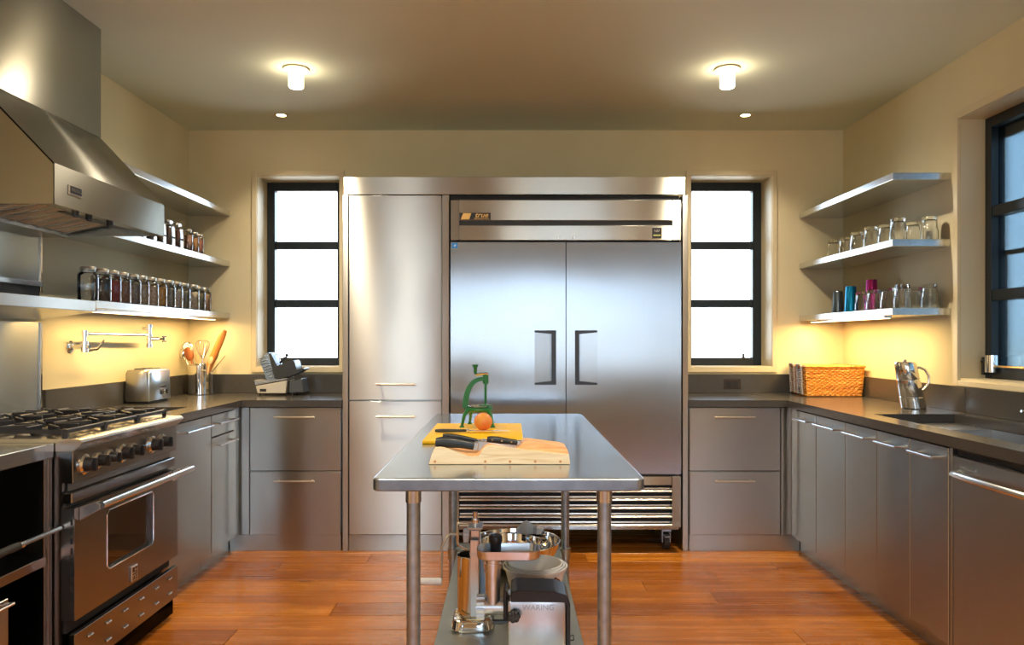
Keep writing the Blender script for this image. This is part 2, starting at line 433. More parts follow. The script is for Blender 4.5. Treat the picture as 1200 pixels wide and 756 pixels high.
# windows ---------------------------------------------------------
def back_window(nm, w, n_case):
    x0, x1 = w; z0, z1 = WZ; yw = 5.337
    b = B(); c = 0.033                                   # flat casing, proud of the wall, and the reveal lining
    b.box(x0-c, YB-0.014, z0-0.037, x0, YB+0.002, z1+0.037, 0.002); b.box(x1, YB-0.014, z0-0.037, x1+c, YB+0.002, z1+0.037, 0.002)
    b.box(x0, YB-0.014, z1, x1, YB+0.002, z1+0.037, 0.002); b.box(x0, YB-0.014, z0-0.037, x1, YB+0.002, z0, 0.002)
    b.box(x0, YB+0.001, z0, x0+0.003, yw, z1); b.box(x1-0.003, YB+0.001, z0, x1, yw, z1); b.box(x0, YB+0.001, z0, x1, yw, z0+0.003); b.box(x0, YB+0.001, z1-0.003, x1, yw, z1)
    root = struct(nm, b, 'trim')
    f = 0.058
    fb = B(); fb.box(x0+0.003, yw-0.02, z0+0.003, x0+f, yw+0.045, z1-0.003, 0.003); fb.box(x1-f-0.006, yw-0.02, z0+0.003, x1-0.003, yw+0.045, z1-0.003, 0.003)
    fb.box(x0+f, yw-0.02, z1-f-0.006, x1-f-0.006, yw+0.045, z1-0.003, 0.003); fb.box(x0+f, yw-0.02, z0+0.003, x1-f-0.006, yw+0.045, z0+f, 0.003)
    part('window_frame', fb, 'frame', root)
    zi0, zi1 = z0+f, z1-f-0.006; h = (zi1-zi0-2*0.056)/3
    for i in range(2):
        zz = zi0+(i+1)*h+i*0.056
        mb = B(); mb.box(x0+f, yw-0.012, zz, x1-f-0.006, yw+0.03, zz+0.056, 0.003); part('glazing_bar', mb, 'frame', root)
    for i in range(3):
        zz = zi0+i*(h+0.056)
        g = B(); g.box(x0+f, yw+0.008, zz, x1-f-0.006, yw+0.013, zz+h); part('pane', g, 'pane', root, smooth=0)
    l = B(); l.box(x1-0.16, yw-0.035, z0+0.045, x1-0.09, yw-0.012, z0+0.06, 0.003); l.box(x1-0.145, yw-0.05, z0+0.055, x1-0.13, yw-0.02, z0+0.09, 0.003)
    if n_case: part('window_latch', l, 'black', root)
    area_light('daylight_portal', ((x0+x1)/2, yw-0.03, (z0+z1)/2), (-PI/2, 0, 0), x1-x0, z1-z0, 1, (1,1,1), True)
back_window('window_1', WL, False); back_window('window_2', WR, True)

# right-hand window: deep reveal, black casement, outer frame, glass tinted to dim the sky
b = B(); y0, y1 = RW; z0, z1 = RZ; c = 0.036; xr = 2.432
b.box(XR-0.014, y1, z0-0.028, XR+0.002, y1+c, z1+c, 0.002); b.box(XR-0.014, y0-c, z0-0.028, XR+0.002, y0, z1+c, 0.002)
b.box(XR-0.014, y0, z1, XR+0.002, y1, z1+c, 0.002); b.box(XR-0.014, y0, z0-0.028, XR+0.002, y1, z0, 0.002)
b.box(XR+0.001, y0, z0, xr, y1, z0+0.012); b.box(XR+0.001, y0, z1-0.003, xr, y1, z1); b.box(XR+0.001, y1-0.003, z0, xr, y1, z1); b.box(XR+0.001, y0, z0, xr, y0+0.003, z1)
w3 = struct('window_3', b, 'trim')
fb = B(); f = 0.055
fb.box(xr-0.01, y1-0.05, z0+0.012, xr+0.06, y1-0.003, z1-0.003, 0.003); fb.box(xr-0.01, y0+0.003, z0+0.012, xr+0.06, y0+f, z1-0.003, 0.003)
fb.box(xr-0.01, y0+f, z1-f, xr+0.06, y1-0.05, z1-0.003, 0.003); fb.box(xr-0.01, y0+f, z0+0.012, xr+0.06, y1-0.05, z0+f+0.012, 0.003)
fb.box(xr-0.008, (y0+y1)/2-0.03, z0+f, xr+0.06, (y0+y1)/2+0.03, z1-f, 0.003)
part('window_frame', fb, 'frame', w3)
for zz in (1.503, 1.925):
    mb = B(); mb.box(xr-0.005, y0+f, zz-0.027, xr+0.05, y1-0.05, zz+0.027, 0.003); part('glazing_bar', mb, 'frame', w3)
for za, zb in ((z0+f+0.012, 1.476), (1.53, 1.898), (1.952, z1-f)):
    for ya, yb in ((y0+f, (y0+y1)/2-0.03), ((y0+y1)/2+0.03, y1-0.05)):
        g = B(); g.box(xr+0.028, ya, za, xr+0.034, yb, zb); part('pane', g, 'pane_dark', w3, smooth=0)
sc = B(); sc.box(xr+0.075, y0+0.003, 1.708, xr+0.095, y1-0.003, 1.732, 0.002); sc.box(xr+0.075, y0+0.003, z1-0.10, xr+0.095, y1-0.003, z1-0.002, 0.002); sc.box(xr+0.075, y1-0.02, z0+0.002, xr+0.095, y1-0.003, 1.708, 0.002)
part('outer_frame', sc, mat('outer_frame_paint', (0.06,0.09,0.11,1), 0.6), w3)
l = B(); l.lathe([(0,0),(0.028,0),(0.028,0.085),(0,0.085)], (xr-0.035, y1-0.09, z0+0.045), 20); part('window_latch', l, 'chrome', w3, 'silver cylindrical latch')
l = B(); l.cyl((xr-0.02, y1-0.09, z0+0.075), (xr-0.02, y0+0.3, z0+0.075), 0.006, n=8); part('latch_bar', l, 'brass', w3)
l = B(); l.box(xr-0.05, y1-0.05, z0+0.03, xr-0.012, y1-0.035, z0+0.12, 0.003); l.ball((xr-0.045, y1-0.045, z0+0.10), 0.012, 10); part('latch_plate', l, 'black', w3)
area_light('daylight_portal', (xr-0.02, (y0+y1)/2, (z0+z1)/2), (0, PI/2, 0), z1-z0, y1-y0, 1, (1,1,1), True)

for i, w in enumerate(FWs):
    b = B(); x0, x1 = w; z0, z1 = FZ; f = 0.055
    b.box(x0, YF-0.20, z0, x0+f, YF-0.14, z1); b.box(x1-f, YF-0.20, z0, x1, YF-0.14, z1); b.box(x0+f, YF-0.20, z0, x1-f, YF-0.14, z0+f); b.box(x0+f, YF-0.20, z1-f, x1-f, YF-0.14, z1)
    wq = struct('window_%d' % (4+i), b, 'frame')
    for q in (1, 2):
        mb = B(); zz = z0+(z1-z0)*q/3; mb.box(x0+f, YF-0.19, zz-0.025, x1-f, YF-0.15, zz+0.025); part('glazing_bar', mb, 'frame', wq)
    g = B(); g.box(x0+f, YF-0.172, z0+f, x1-f, YF-0.168, z1-f); part('pane', g, 'pane', wq, smooth=0)
    area_light('daylight_portal', ((x0+x1)/2, YF-0.12, (z0+z1)/2), (PI/2, 0, 0), x1-x0, z1-z0, 1, (1,1,1), True)

# ================================================================= REFRIGERATOR WALL
YP = 4.491                                   # plane of the cabinet fronts
def bar_pull(x0, x1, y, z, parent, axis='X', out=0.035, sgn=-1, m='bronze', r=0.006, posts=(0.012,)):
    """slim bar pull with two posts; axis X on back run, Y on the side runs (sgn = direction it stands out)"""
    b = B()
    if axis == 'X':
        b.cyl((x0, y+sgn*out, z), (x1, y+sgn*out, z), r, n=12)
        for x in (x0+0.02, x1-0.02): b.cyl((x, y+sgn*out, z), (x, y, z), r*0.8, n=8)
    else:
        b.cyl((y+sgn*out, x0, z), (y+sgn*out, x1, z), r, n=12)
        for x in (x0+0.02, x1-0.02): b.cyl((y+sgn*out, x, z), (y, x, z), r*0.8, n=8)
    return part('handle', b, m, parent)

s = thing('refrigerator_surround', 'brushed steel header and upright panels boxed around the big refrigerator', 'surround', (0.03, 4.8, 0))
b = B(); b.box(X_(403,4.49), YP-0.004, Z_(228,4.49), X_(803,4.49), YP+0.016, Z_(207.5,4.49), 0.0015); b.box(X_(403,4.49), YP+0.016, Z_(209,4.49), X_(803,4.49), YB-0.016, Z_(207.5,4.49))
part('header_panel', b, 'steel_cab', s)
for xa, xb in ((401.5, 408), (518.3, 526.3), (799.8, 806.2)):
    b = B(); b.box(X_(xa,4.49), YP-0.004, 0.001, X_(xb,4.49), YB-0.02, Z_(228.5,4.49), 0.0015); part('side_panel', b, 'steel_cab', s)

c = thing('tall_cabinet', 'tall two-door brushed steel cabinet left of the refrigerator', 'cabinet', (X_(463,4.49), 4.8, 0))
xa, xb = X_(408.6,4.49), X_(517.6,4.49)
b = B(); b.box(xa, YP+0.022, 0.10, xb, YB-0.02, Z_(229.5,4.49)); part('body', b, 'steel_side', c)
b = B(); b.box(xa, YP+0.006, 0.001, xb, YP+0.03, 0.096); part('toe_kick', b, 'steel_side', c)
for (ya, yb, hz) in ((228.8, 468.9, 450.7), (470.2, 626.8, 488.6)):
    b = B(); b.box(xa+0.002, YP, Z_(yb,4.49), xb-0.002, YP+0.020, Z_(ya,4.49), 0.0025); d = part('door', b, 'steel_cab', c)
    bar_pull(X_(440.5,4.45), X_(486.3,4.45), YP, Z_(hz,4.455), d, out=0.036)

def drawer_unit(xa, xb, fx, label, hx0, hx1, stile):
    c = thing('drawer_cabinet', label, 'cabinet', ((xa+xb)/2, 4.8, 0))
    b = B(); b.box(xa, YP+0.022, 0.10, xb, YB-0.02, 0.868); part('body', b, 'steel_side', c)
    b = B(); b.box(min(xa, stile[0]-0.028 if stile[0] < 0 else xa), YP+0.006, 0.001, max(xb, stile[1]+0.034 if stile[1] > 0 else xb), YP+0.03, 0.096); part('toe_kick', b, 'steel_cab', c)
    b = B(); b.box(stile[0], YP+0.002, 0.098, stile[1], YP+0.030, 0.868, 0.0015); part('filler_strip', b, 'steel_cab', c)
    for (ya, yb, hz) in ((478, 551.6, 489.3), (553, 627, 564.5)):
        b = B(); b.box(xa+0.002, YP, Z_(yb,4.49), xb-0.002, YP+0.020, Z_(ya,4.49), 0.0025); d = part('drawer', b, 'steel_cab', c)
        bar_pull(X_(hx0,4.45), X_(hx1,4.45), YP, Z_(hz,4.455), d, out=0.036)
drawer_unit(X_(292.5,4.49), X_(399,4.49), 0, 'low steel cabinet of two wide drawers under the meat slicer', 320.5, 368.3, (-1.665, X_(291.8,4.49)))
drawer_unit(X_(808,4.49), X_(915,4.49), 0, 'low steel cabinet of two wide drawers right of the refrigerator', 838, 885.5, (X_(915.6,4.49), 1.722))

# refrigerator
YR = 4.425; fx0, fx1 = X_(528,YR), X_(798.3,YR); fm = X_(663.3,YR)
r = thing('refrigerator', 'large two-door steel reach-in refrigerator with black recessed handles', 'refrigerator', ((fx0+fx1)/2, 4.75, 0))
zt, zh0, zd1, zd0, zg1, zg0 = Z_(234.5,YR), Z_(281.5,YR), Z_(284,YR), Z_(555.5,YR), Z_(558.5,YR), Z_(618.5,YR)
b = B(); b.box(fx0, YR+0.07, 0.13, fx1, YB-0.03, zt-0.005); part('cabinet_body', b, 'steel_side', r)
b = B(); b.box(fx0-0.004, YR+0.058, zd0-0.002, fx1+0.004, YR+0.072, zt, 0.001); b.box(fx0-0.007, YR+0.09, zt, fx1+0.007, YR+0.12, Z_(228.2,4.49)-0.001); part('gasket_and_dark_gap', b, 'void', r)  # second box paints the shade of the gap above the refrigerator
# header with stiles and a dark air slot
b = B(); xi0, xi1 = X_(538.3,YR), X_(787.8,YR); za, zb = Z_(264.3,YR), Z_(258.2,YR)
b.box(xi0, YR, zb, xi1, YR+0.056, zt, 0.002); b.box(xi0, YR, zh0, xi1, YR+0.056, za, 0.002)
hd = part('header_panel', b, 'steel_cab', r)
for p, q in ((fx0, xi0-0.001), (xi1+0.001, fx1)):
    b = B(); b.box(p, YR+0.001, zh0, q, YR+0.056, zt, 0.002); part('header_stile', b, 'steel_side', r)
b = B(); b.box(xi0, YR+0.018, za-0.001, xi1, YR+0.05, zb+0.001); part('air_slot', b, mat('slot_dark', (0.03,0.028,0.026,1), 0.4), r)
for px in (655, 673):
    b = B(); b.lathe([(0,0),(0.009,0),(0.009,0.006),(0.006,0.008),(0,0.008)], (X_(px,YR), YR-0.008, Z_(278.3,YR)), 14, 'Y'); part('lock_barrel', b, 'satin', r)
# name plate
pz0, pz1 = Z_(257.6,YR), Z_(249.6,YR); px0, px1 = X_(538.8,YR), X_(575,YR)
b = B(); b.box(px0, YR-0.004, pz0, px1, YR-0.0005, pz1, 0.001); np_ = part('name_plate', b, 'black', r, 'black plate with gold lettering')
w = px1-px0
b = B(); b.prism([(px0+0.035*w/0.18, pz0+0.002), (px0+0.055*w/0.18+0.0, pz0+0.002), (px0+0.068*w/0.18, pz1-0.002), (px0+0.020*w/0.18, pz1-0.002), (px0+0.007*w/0.18, pz0+0.002)], 'Y', YR-0.0055, YR-0.004); part('gold_emblem', b, 'gold', np_)
text_part('gold_lettering', 'true', 0.040, 'gold', np_, (px0+0.70*w, YR-0.0046, (pz0+pz1)/2+0.007), ROT_Y, 0.3, sx=1.15, bold=0.0006)
text_part('gold_small_print', 'REFRIGERATION', 0.012, 'gold', np_, (px0+0.70*w, YR-0.0046, pz0+0.006), ROT_Y, 0.2, ext=0.0004)
# small badge at the right
bx, bz = X_(769.8,YR), Z_(273.2,YR)
b = B(); b.box(bx-0.028, YR-0.004, bz-0.031, bx+0.028, YR-0.0005, bz+0.031, 0.001); sb = part('badge', b, 'black', r, 'small black square badge')
text_part('badge_print', 'NSF', 0.020, mat('badge_grey', (0.25,0.25,0.25,1), 0.5) and 'satin', sb, (bx, YR-0.0046, bz+0.012), ROT_Y, ext=0.0003)
b = B(); b.box(bx-0.022, YR-0.0052, bz-0.017, bx+0.022, YR-0.0040, bz-0.010); part('badge_stripe', b, mat('olive_print', (0.35,0.38,0.12,1), 0.5), sb)
# doors
for side, (p, q) in enumerate(((fx0, fm-0.0025), (fm+0.0025, fx1))):
    b = B(); hw = X_(651.5,YR) if side == 0 else X_(674,YR)
    hi = X_(626.5,YR) if side == 0 else X_(699.8,YR)
    x0h, x1h = min(hw, hi), max(hw, hi); z0h, z1h = Z_(450.3,YR), Z_(388,YR)
    b.box(p, YR, zd0, x0h, YR+0.056, zd1, 0.0); b.box(x1h, YR, zd0, q, YR+0.056, zd1, 0.0)
    b.box(x0h, YR, zd0, x1h, YR+0.056, z0h, 0.0); b.box(x0h, YR, z1h, x1h, YR+0.056, zd1, 0.0)
    bmesh.ops.remove_doubles(b.bm, verts=b.bm.verts, dist=0.0001)
    d = part('door', b, 'steel_fridge', r, smooth=0)
    # recess: slanting scoop plate, black rim on three sides
    h = B(); ins = 0.012
    deep = x1h-0.004 if side == 0 else x0h+0.004; shal = x0h if side == 0 else x1h
    h.rings([[(shal, YR+0.002, z0h+0.003), (deep, YR+0.022, z0h+0.006), (deep, YR+0.027, z0h+0.006), (shal, YR+0.008, z0h+0.003)],
             [(shal, YR+0.002, z1h-0.003), (deep, YR+0.022, z1h-0.006), (deep, YR+0.027, z1h-0.006), (shal, YR+0.008, z1h-0.003)]])
    part('recess_plate', h, 'steel_fridge', d, smooth=0)
    rim = B(); e0, e1 = (x1h-0.024, x1h+0.001) if side == 0 else (x0h-0.001, x0h+0.024)
    rim.box(e0, YR-0.004, z0h-0.004, e1, YR+0.012, z1h+0.004, 0.002)
    a0, a1 = (x0h, e0) if side == 0 else (e1, x1h)
    for zz, sg in ((z1h, -1), (z0h, 1)):
        t_out = 0.008; t_in = 0.018
        if side == 0: poly = [(a0, zz-sg*0.004), (a1, zz-sg*0.004), (a1, zz+sg*t_in), (a0, zz+sg*t_out)]
        else: poly = [(a1, zz-sg*0.004), (a0, zz-sg*0.004), (a0, zz+sg*t_in), (a1, zz+sg*t_out)]
        rim.prism(poly, 'Y', YR-0.004, YR+0.012)
    part('handle', rim, 'black', d, 'black C-shaped handle rim')
b = B(); b.box(X_(529.3,YR), YR-0.0012, Z_(291,YR), X_(536.3,YR), YR-0.0002, Z_(284.6,YR)); st = part('sticker', b, 'blue_sticker', r, 'small square blue sticker')
text_part('sticker_print', 'e', 0.028, 'white', st, (X_(532.8,YR), YR-0.0016, Z_(287.4,YR)), ROT_Y, 0.3, ext=0.0002)
# lower grille: frame and louvres
gx0, gx1 = X_(538,YR), X_(787.6,YR)
b = B(); b.box(gx0, YR+0.004, Z_(569,YR), gx1, YR+0.05, zg1, 0.002); part('grille_rail', b, 'steel_side', r)
for p, q in ((fx0+0.001, gx0-0.001), (gx1+0.001, fx1-0.001)):
    b = B(); b.box(p, YR, zg0, q, YR+0.05, zg1, 0.002); part('grille_stile', b, 'steel_side', r)
b = B(); b.box(gx0, YR+0.052, zg0, gx1, YR+0.056, Z_(568,YR)); part('grille_cavity', b, 'void', r)
for py in (575.7, 585.7, 595.6, 605.6, 615.5):
    zc = Z_(py, YR); n = 10; pr = [(YR+0.020+0.020*(-math.cos(PI*i/n)), zc+0.0135*math.sin(PI*i/n)-0.006) for i in range(n+1)]
    pr += [(YR+0.045, zc+0.012), (YR+0.048, zc+0.012), (YR+0.048, zc-0.006), (YR+0.0405, zc-0.010)]
    b = B(); b.prism([(yy, zz) for yy, zz in pr], 'X', gx0+0.001, gx1-0.001); part('louver', b, mat('louver_steel', (0.66,0.60,0.52,1), 0.22, 1.0), r, smooth=50)
for cx in (fx0+0.12, fx1-0.07):
    for yy in (YR+0.11, YB-0.15):
        b = B(); b.cyl((cx-0.016, yy, 0.052), (cx+0.016, yy, 0.052), 0.050, n=22); b.cyl((cx-0.02, yy, 0.052), (cx+0.02, yy, 0.052), 0.014, n=12)
        cs = part('caster', b, 'rubber', r)
        b = B(); b.box(cx-0.030, yy-0.03, 0.112, cx+0.030, yy+0.03, 0.130, 0.003); b.box(cx-0.026, yy-0.02, 0.045, cx-0.021, yy+0.02, 0.112); b.box(cx+0.021, yy-0.02, 0.045, cx+0.026, yy+0.02, 0.112); b.box(cx-0.02, yy-0.075, 0.088, cx+0.02, yy-0.02, 0.098, 0.003)
        part('caster_fork', b, 'galv', cs)

# ================================================================= RIGHT RUN
XD = 1.695
def side_door(cab, xface, y0, y1, z0, z1, sgn, nm='door'):
    """door/drawer slab of a side run: face at xface, thickness away from the aisle"""
    b = B(); b.box(xface, y0+0.0015, z0, xface-sgn*0.020, y1-0.0015, z1, 0.0025)
    return part(nm, b, 'steel_side', cab)
ys = [4.404, 4.104, 3.748, 3.425, 3.142, 2.865]
where = ['steel base cabinet deepest in the right-hand corner, under the wicker baskets', 'second steel base cabinet from the corner on the right run',
         'steel base cabinet under the leaning metal jug, third along the right run', 'second steel base cabinet from the dishwasher, on the right run', 'steel base cabinet directly beside the dishwasher']
for i in range(5):
    y1, y0 = ys[i], ys[i+1]
    cab = thing('base_cabinet', where[i], 'cabinet', (2.0, (y0+y1)/2, 0), 'steel base cabinets along the right wall')
    low = 0.868 if y0 > 3.66 or True else 0.66
    top = 0.868 if y0 > 3.66 else 0.655
    b = B(); b.box(XD+0.022, y0+0.001, 0.10, XR-0.01, y1-0.001, top); part('body', b, 'steel_side', cab)
    b = B(); b.box(XD+0.065, y0+0.001, 0.001, XD+0.08, (YP+0.004 if i == 0 else y1-0.001), 0.098); part('toe_kick', b, 'steel_side', cab)
    d = side_door(cab, XD, y0, y1, 0.10, 0.862, -1)
    e1 = min(y1-0.03, y0+0.30) ; bar_pull(y0+0.055, y1-0.045, XD, 0.815, d, 'Y', 0.036, -1, 'satin')
b = B(); b.box(XD+0.012, 4.406, 0.10, XD+0.03, YP-0.002, 0.868, 0.001); cf = part('corner_filler', b, 'steel_side', loc=(XD+0.02, 4.45, 0.1)); tag(cf, 'narrow steel filler strip in the right inside corner of the cabinets', 'filler strip')

# dishwasher
dw = thing('dishwasher', 'steel-fronted dishwasher with a curved bar handle at the right edge', 'dishwasher', (2.0, 2.555, 0))
b = B(); b.box(XD+0.03, 2.258, 0.10, XR-0.012, 2.858, 0.655); part('body', b, 'steel_side', dw)
b = B(); b.box(XD+0.002, 2.262, 0.10, XD+0.028, 2.842, 0.838, 0.004); d = part('door', b, 'steel_side', dw)
b = B(); b.box(XD+0.022, 2.262, 0.840, XD+0.028, 2.842, 0.866); part('vent_gap', b, 'void', dw)
b = B(); b.box(XD+0.002, 2.845, 0.10, XD+0.02, 2.862, 0.866, 0.001); part('edge_strip', b, 'steel_side', dw)
b = B(); b.box(XD+0.065, 2.262, 0.001, XD+0.08, 2.858, 0.098); part('toe_kick', b, 'steel_side', dw)
pts = []
for i in range(13):
    t = i/12; yy = 2.80-0.50*t; pts.append((XD-0.022-0.028*math.sin(PI*t), yy, 0.772+0.006*math.sin(PI*t)))
b = B(); b.tube([(XD+0.002, 2.815, 0.772)]+pts+[(XD+0.002, 2.285, 0.772)], 0.0135, 12); part('handle', b, 'satin', d)
b = B(); b.box(XD-0.0005, 2.70, 0.795, XD+0.0025, 2.80, 0.803); part('badge', b, 'cast_alu', dw)
cab = thing('base_cabinet', 'steel base cabinet beyond the dishwasher, nearest the viewer on the right', 'cabinet', (2.0, 1.9, 0))
b = B(); b.box(XD+0.022, 1.50, 0.10, XR-0.01, 2.254, 0.868); part('body', b, 'steel_side', cab)
d = side_door(cab, XD, 1.50, 2.254, 0.10, 0.862, -1); bar_pull(1.6, 2.2, XD, 0.815, d, 'Y', 0.036, -1, 'satin')
b = B(); b.box(XD+0.065, 1.50, 0.001, XD+0.08, 2.254, 0.098); part('toe_kick', b, 'steel_side', cab)

# worktop, right (L-shaped, with the sink cut-out)
XCF = 1.673; CT, CB = 0.914, 0.872
def slab(b, x0, y0, x1, y1): b.box(x0, y0, CB, x1, y1, CT, 0.0)
wt = thing('countertop', 'dark grey stone worktop along the right wall with the sink cut into it', 'countertop', (1.9, 3.6, 0.87))
SX0, SX1, SY0, SY1 = 1.789, 2.185, 2.52, 3.647
b = B()
slab(b, X_(806.5,4.49), 4.478, XR-0.002, YB-0.002)                        # back leg
slab(b, XCF, SY1, XR-0.002, 4.478)
slab(b, XCF, SY0, SX0, SY1); slab(b, SX1, SY0, XR-0.002, SY1); slab(b, XCF, 1.48, XR-0.002, SY0)
bmesh.ops.remove_doubles(b.bm, verts=b.bm.verts, dist=0.0001)
part('worktop', b, 'counter', wt, smooth=0)
for nm, bx in (('backsplash', (XR-0.020, 3.712, CT, XR-0.002, YB-0.022, 1.042)), ('backsplash', (XR-0.020, 1.48, CT, XR-0.002, 3.708, 1.042)), ('backsplash', (X_(806.5,4.49), YB-0.021, CT, XR-0.002, YB-0.002, 1.042))):
    b = B(); b.box(*bx, 0.0015); part(nm, b, 'counter', wt)
# sink
sk = thing('sink', 'stepped undermount steel sink with a deep basin in the right worktop', 'sink', (2.0, 3.1, 0.70))
b = B(); t = 0.006; L1 = 0.872; yb1 = 3.37
b.box(SX0-0.012, SY1, 0.85, SX1+0.012, SY1+0.006, CB-0.001)
b.box(SX0, yb1-0.004, L1-0.006-0.0, SX1, SY1, L1-0.001)             # drainer ledge
b.box(SX0-t, SY0, 0.69, SX0, yb1, CB-0.001); b.box(SX1, SY0, 0.69, SX1+t, SY1, CB-0.001)
b.box(SX0-t, yb1-t, 0.69, SX1+t, yb1, L1-0.006); b.box(SX0-t, SY0-t, 0.69, SX1+t, SY0, CB-0.001)
b.box(SX0-t, SY0-t, 0.684, SX1+t, yb1, 0.69)
part('basin', b, mat('sink_steel', (0.62,0.64,0.66,1), 0.28, 1.0), sk)
b = B(); b.lathe([(0,0.0),(0.04,0.0),(0.045,0.003),(0,0.004)], ((SX0+SX1)/2, 2.95, 0.690), 20); part('drain', b, 'chrome', sk)
# small tap hardware at the wall
b = B(); b.cyl((2.24, 3.17, CT), (2.24, 3.17, CT+0.012), 0.016, n=16); b.cyl((2.24, 3.17, CT+0.01), (2.24, 3.17, CT+0.055), 0.008, n=12); b.cyl((2.24, 3.17, CT+0.052), (2.185, 3.17, CT+0.060), 0.006, n=10)
o = part('soap_spout', b, 'chrome', loc=(2.24, 3.17, CT)); tag(o, 'small chrome spout behind the sink at the right edge of the picture', 'tap')

# outlets
def outlet(label, x, z, axis):
    if axis == 'Y':
        y = YB-0.0212; o = thing('outlet', label, 'outlet', (x, y, z))
        b = B(); b.box(x-0.057, y-0.005, z-0.034, x+0.057, y, z+0.034, 0.002); part('cover_plate', b, mat('brown_plate', (0.03,0.018,0.012,1), 0.4), o)
        for dx in (-0.024, 0.024):
            b = B(); b.box(x+dx-0.017, y-0.007, z-0.022, x+dx+0.017, y-0.004, z+0.022, 0.002); sk_ = part('socket', b, 'black', o)
    else:
        X = XR-0.0202; y = x; o = thing('outlet', label, 'outlet', (X, y, z))
        b = B(); b.box(X-0.005, y-0.036, z-0.055, X, y+0.036, z+0.055, 0.002); part('cover_plate', b, mat('tan_plate', (0.10,0.05,0.02,1), 0.4), o)
        for dz in (-0.022, 0.022):
            b = B(); b.box(X-0.007, y-0.017, z+dz-0.016, X-0.004, y+0.017, z+dz+0.016, 0.002); part('socket', b, 'black', o)
outlet('dark brown double outlet on the backsplash below the right back window', X_(858.3,5.09), Z_(450,5.09), 'Y')
outlet('brown outlet on the right backsplash behind the leaning metal jug', 4.25, 0.985, 'X')

# ================================================================= LEFT RUN
XDL = -1.640; XCL = -1.615
def lcab(y0, y1, label):
    cab = thing('base_cabinet', label, 'cabinet', (-1.9, (y0+y1)/2, 0))
    b = B(); b.box(XDL-0.022, y0+0.001, 0.10, XL+0.01, y1-0.001, 0.868 if y0 > 4 else 0.70); part('body', b, 'steel_side', cab)
    b = B(); b.box(XDL-0.058, y0+0.001, 0.001, XDL-0.07, (YP+0.004 if y0 > 4 else y1-0.001), 0.098); part('toe_kick', b, 'steel_side', cab)
    return cab
cab = lcab(4.088, 4.440, 'narrow steel base cabinet with drawer over door in the left corner')
d = side_door(cab, XDL, 4.088, 4.440, 0.742, 0.862, 1, 'drawer'); bar_pull(4.12, 4.40, XDL, 0.812, d, 'Y', 0.036, 1, 'satin')
d = side_door(cab, XDL, 4.088, 4.440, 0.10, 0.735, 1); bar_pull(4.12, 4.40, XDL, 0.692, d, 'Y', 0.036, 1, 'satin')
cab = lcab(3.428, 4.086, 'wide single-door steel base cabinet directly right of the range')
d = side_door(cab, XDL, 3.428, 4.084, 0.10, 0.862, 1); bar_pull(3.70, 4.03, XDL, 0.812, d, 'Y', 0.036, 1, 'satin')
b = B(); b.box(XDL-0.012, 4.443, 0.10, XDL-0.03, YP-0.002, 0.868, 0.001); cf = part('corner_filler', b, 'steel_side', loc=(XDL-0.02, 4.46, 0.1)); tag(cf, 'narrow steel filler strip in the left inside corner of the cabinets', 'filler strip')
wt = thing('countertop', 'dark grey stone worktop in the left corner under toaster and slicer', 'countertop', (-1.9, 4.4, 0.87))
PX0, PX1, PY0, PY1 = -2.10, -1.745, 3.56, 4.02
b = B(); slab(b, XL+0.002, 4.478, X_(400.8,4.49), YB-0.002); slab(b, XL+0.002, PY1, XCL, 4.478); slab(b, XL+0.002, PY0, PX0, PY1); slab(b, PX1, PY0, XCL, PY1); slab(b, XL+0.002, 3.432, XCL, PY0)
bmesh.ops.remove_doubles(b.bm, verts=b.bm.verts, dist=0.0001)
part('worktop', b, 'counter', wt, smooth=0)
b = B(); b.box(XL+0.002, 3.505, CT, XL+0.020, YB-0.022, 1.042, 0.0015); part('backsplash', b, 'counter', wt)
b = B(); b.box(XL+0.002, YB-0.021, CT, X_(400.8,4.49), YB-0.002, 1.042, 0.0015); part('backsplash', b, 'counter', wt)
sk = thing('prep_sink', 'small undermount prep sink sunk into the left worktop beside the burners', 'sink', (-1.92, 3.79, 0.75))
b = B(); t = 0.005
b.box(PX0-t, PY0-t, 0.73, PX0, PY1+t, CB-0.001); b.box(PX1, PY0-t, 0.73, PX1+t, PY1+t, CB-0.001); b.box(PX0, PY0-t, 0.73, PX1, PY0, CB-0.001); b.box(PX0, PY1, 0.73, PX1, PY1+t, CB-0.001); b.box(PX0, PY0, 0.73, PX1, PY1, 0.736)
part('basin', b, MATS['sink_steel'], sk)
b = B(); b.lathe([(0,0.0),(0.03,0.0),(0.034,0.003),(0,0.004)], (-1.92, 3.79, 0.736), 20); part('drain', b, 'chrome', sk)

# ---------------------------------------------------------------- range
RY0, RY1 = 2.612, 3.424; RX = -1.53
rg = thing('range', 'stainless pro gas range with black knobs and windowed oven door', 'range', (-1.87, 3.02, 0))
b = B(); b.box(RX-0.045, RY0+0.002, 0.10, XL+0.02, RY1-0.002, 0.885); part('body', b, 'steel_range', rg)
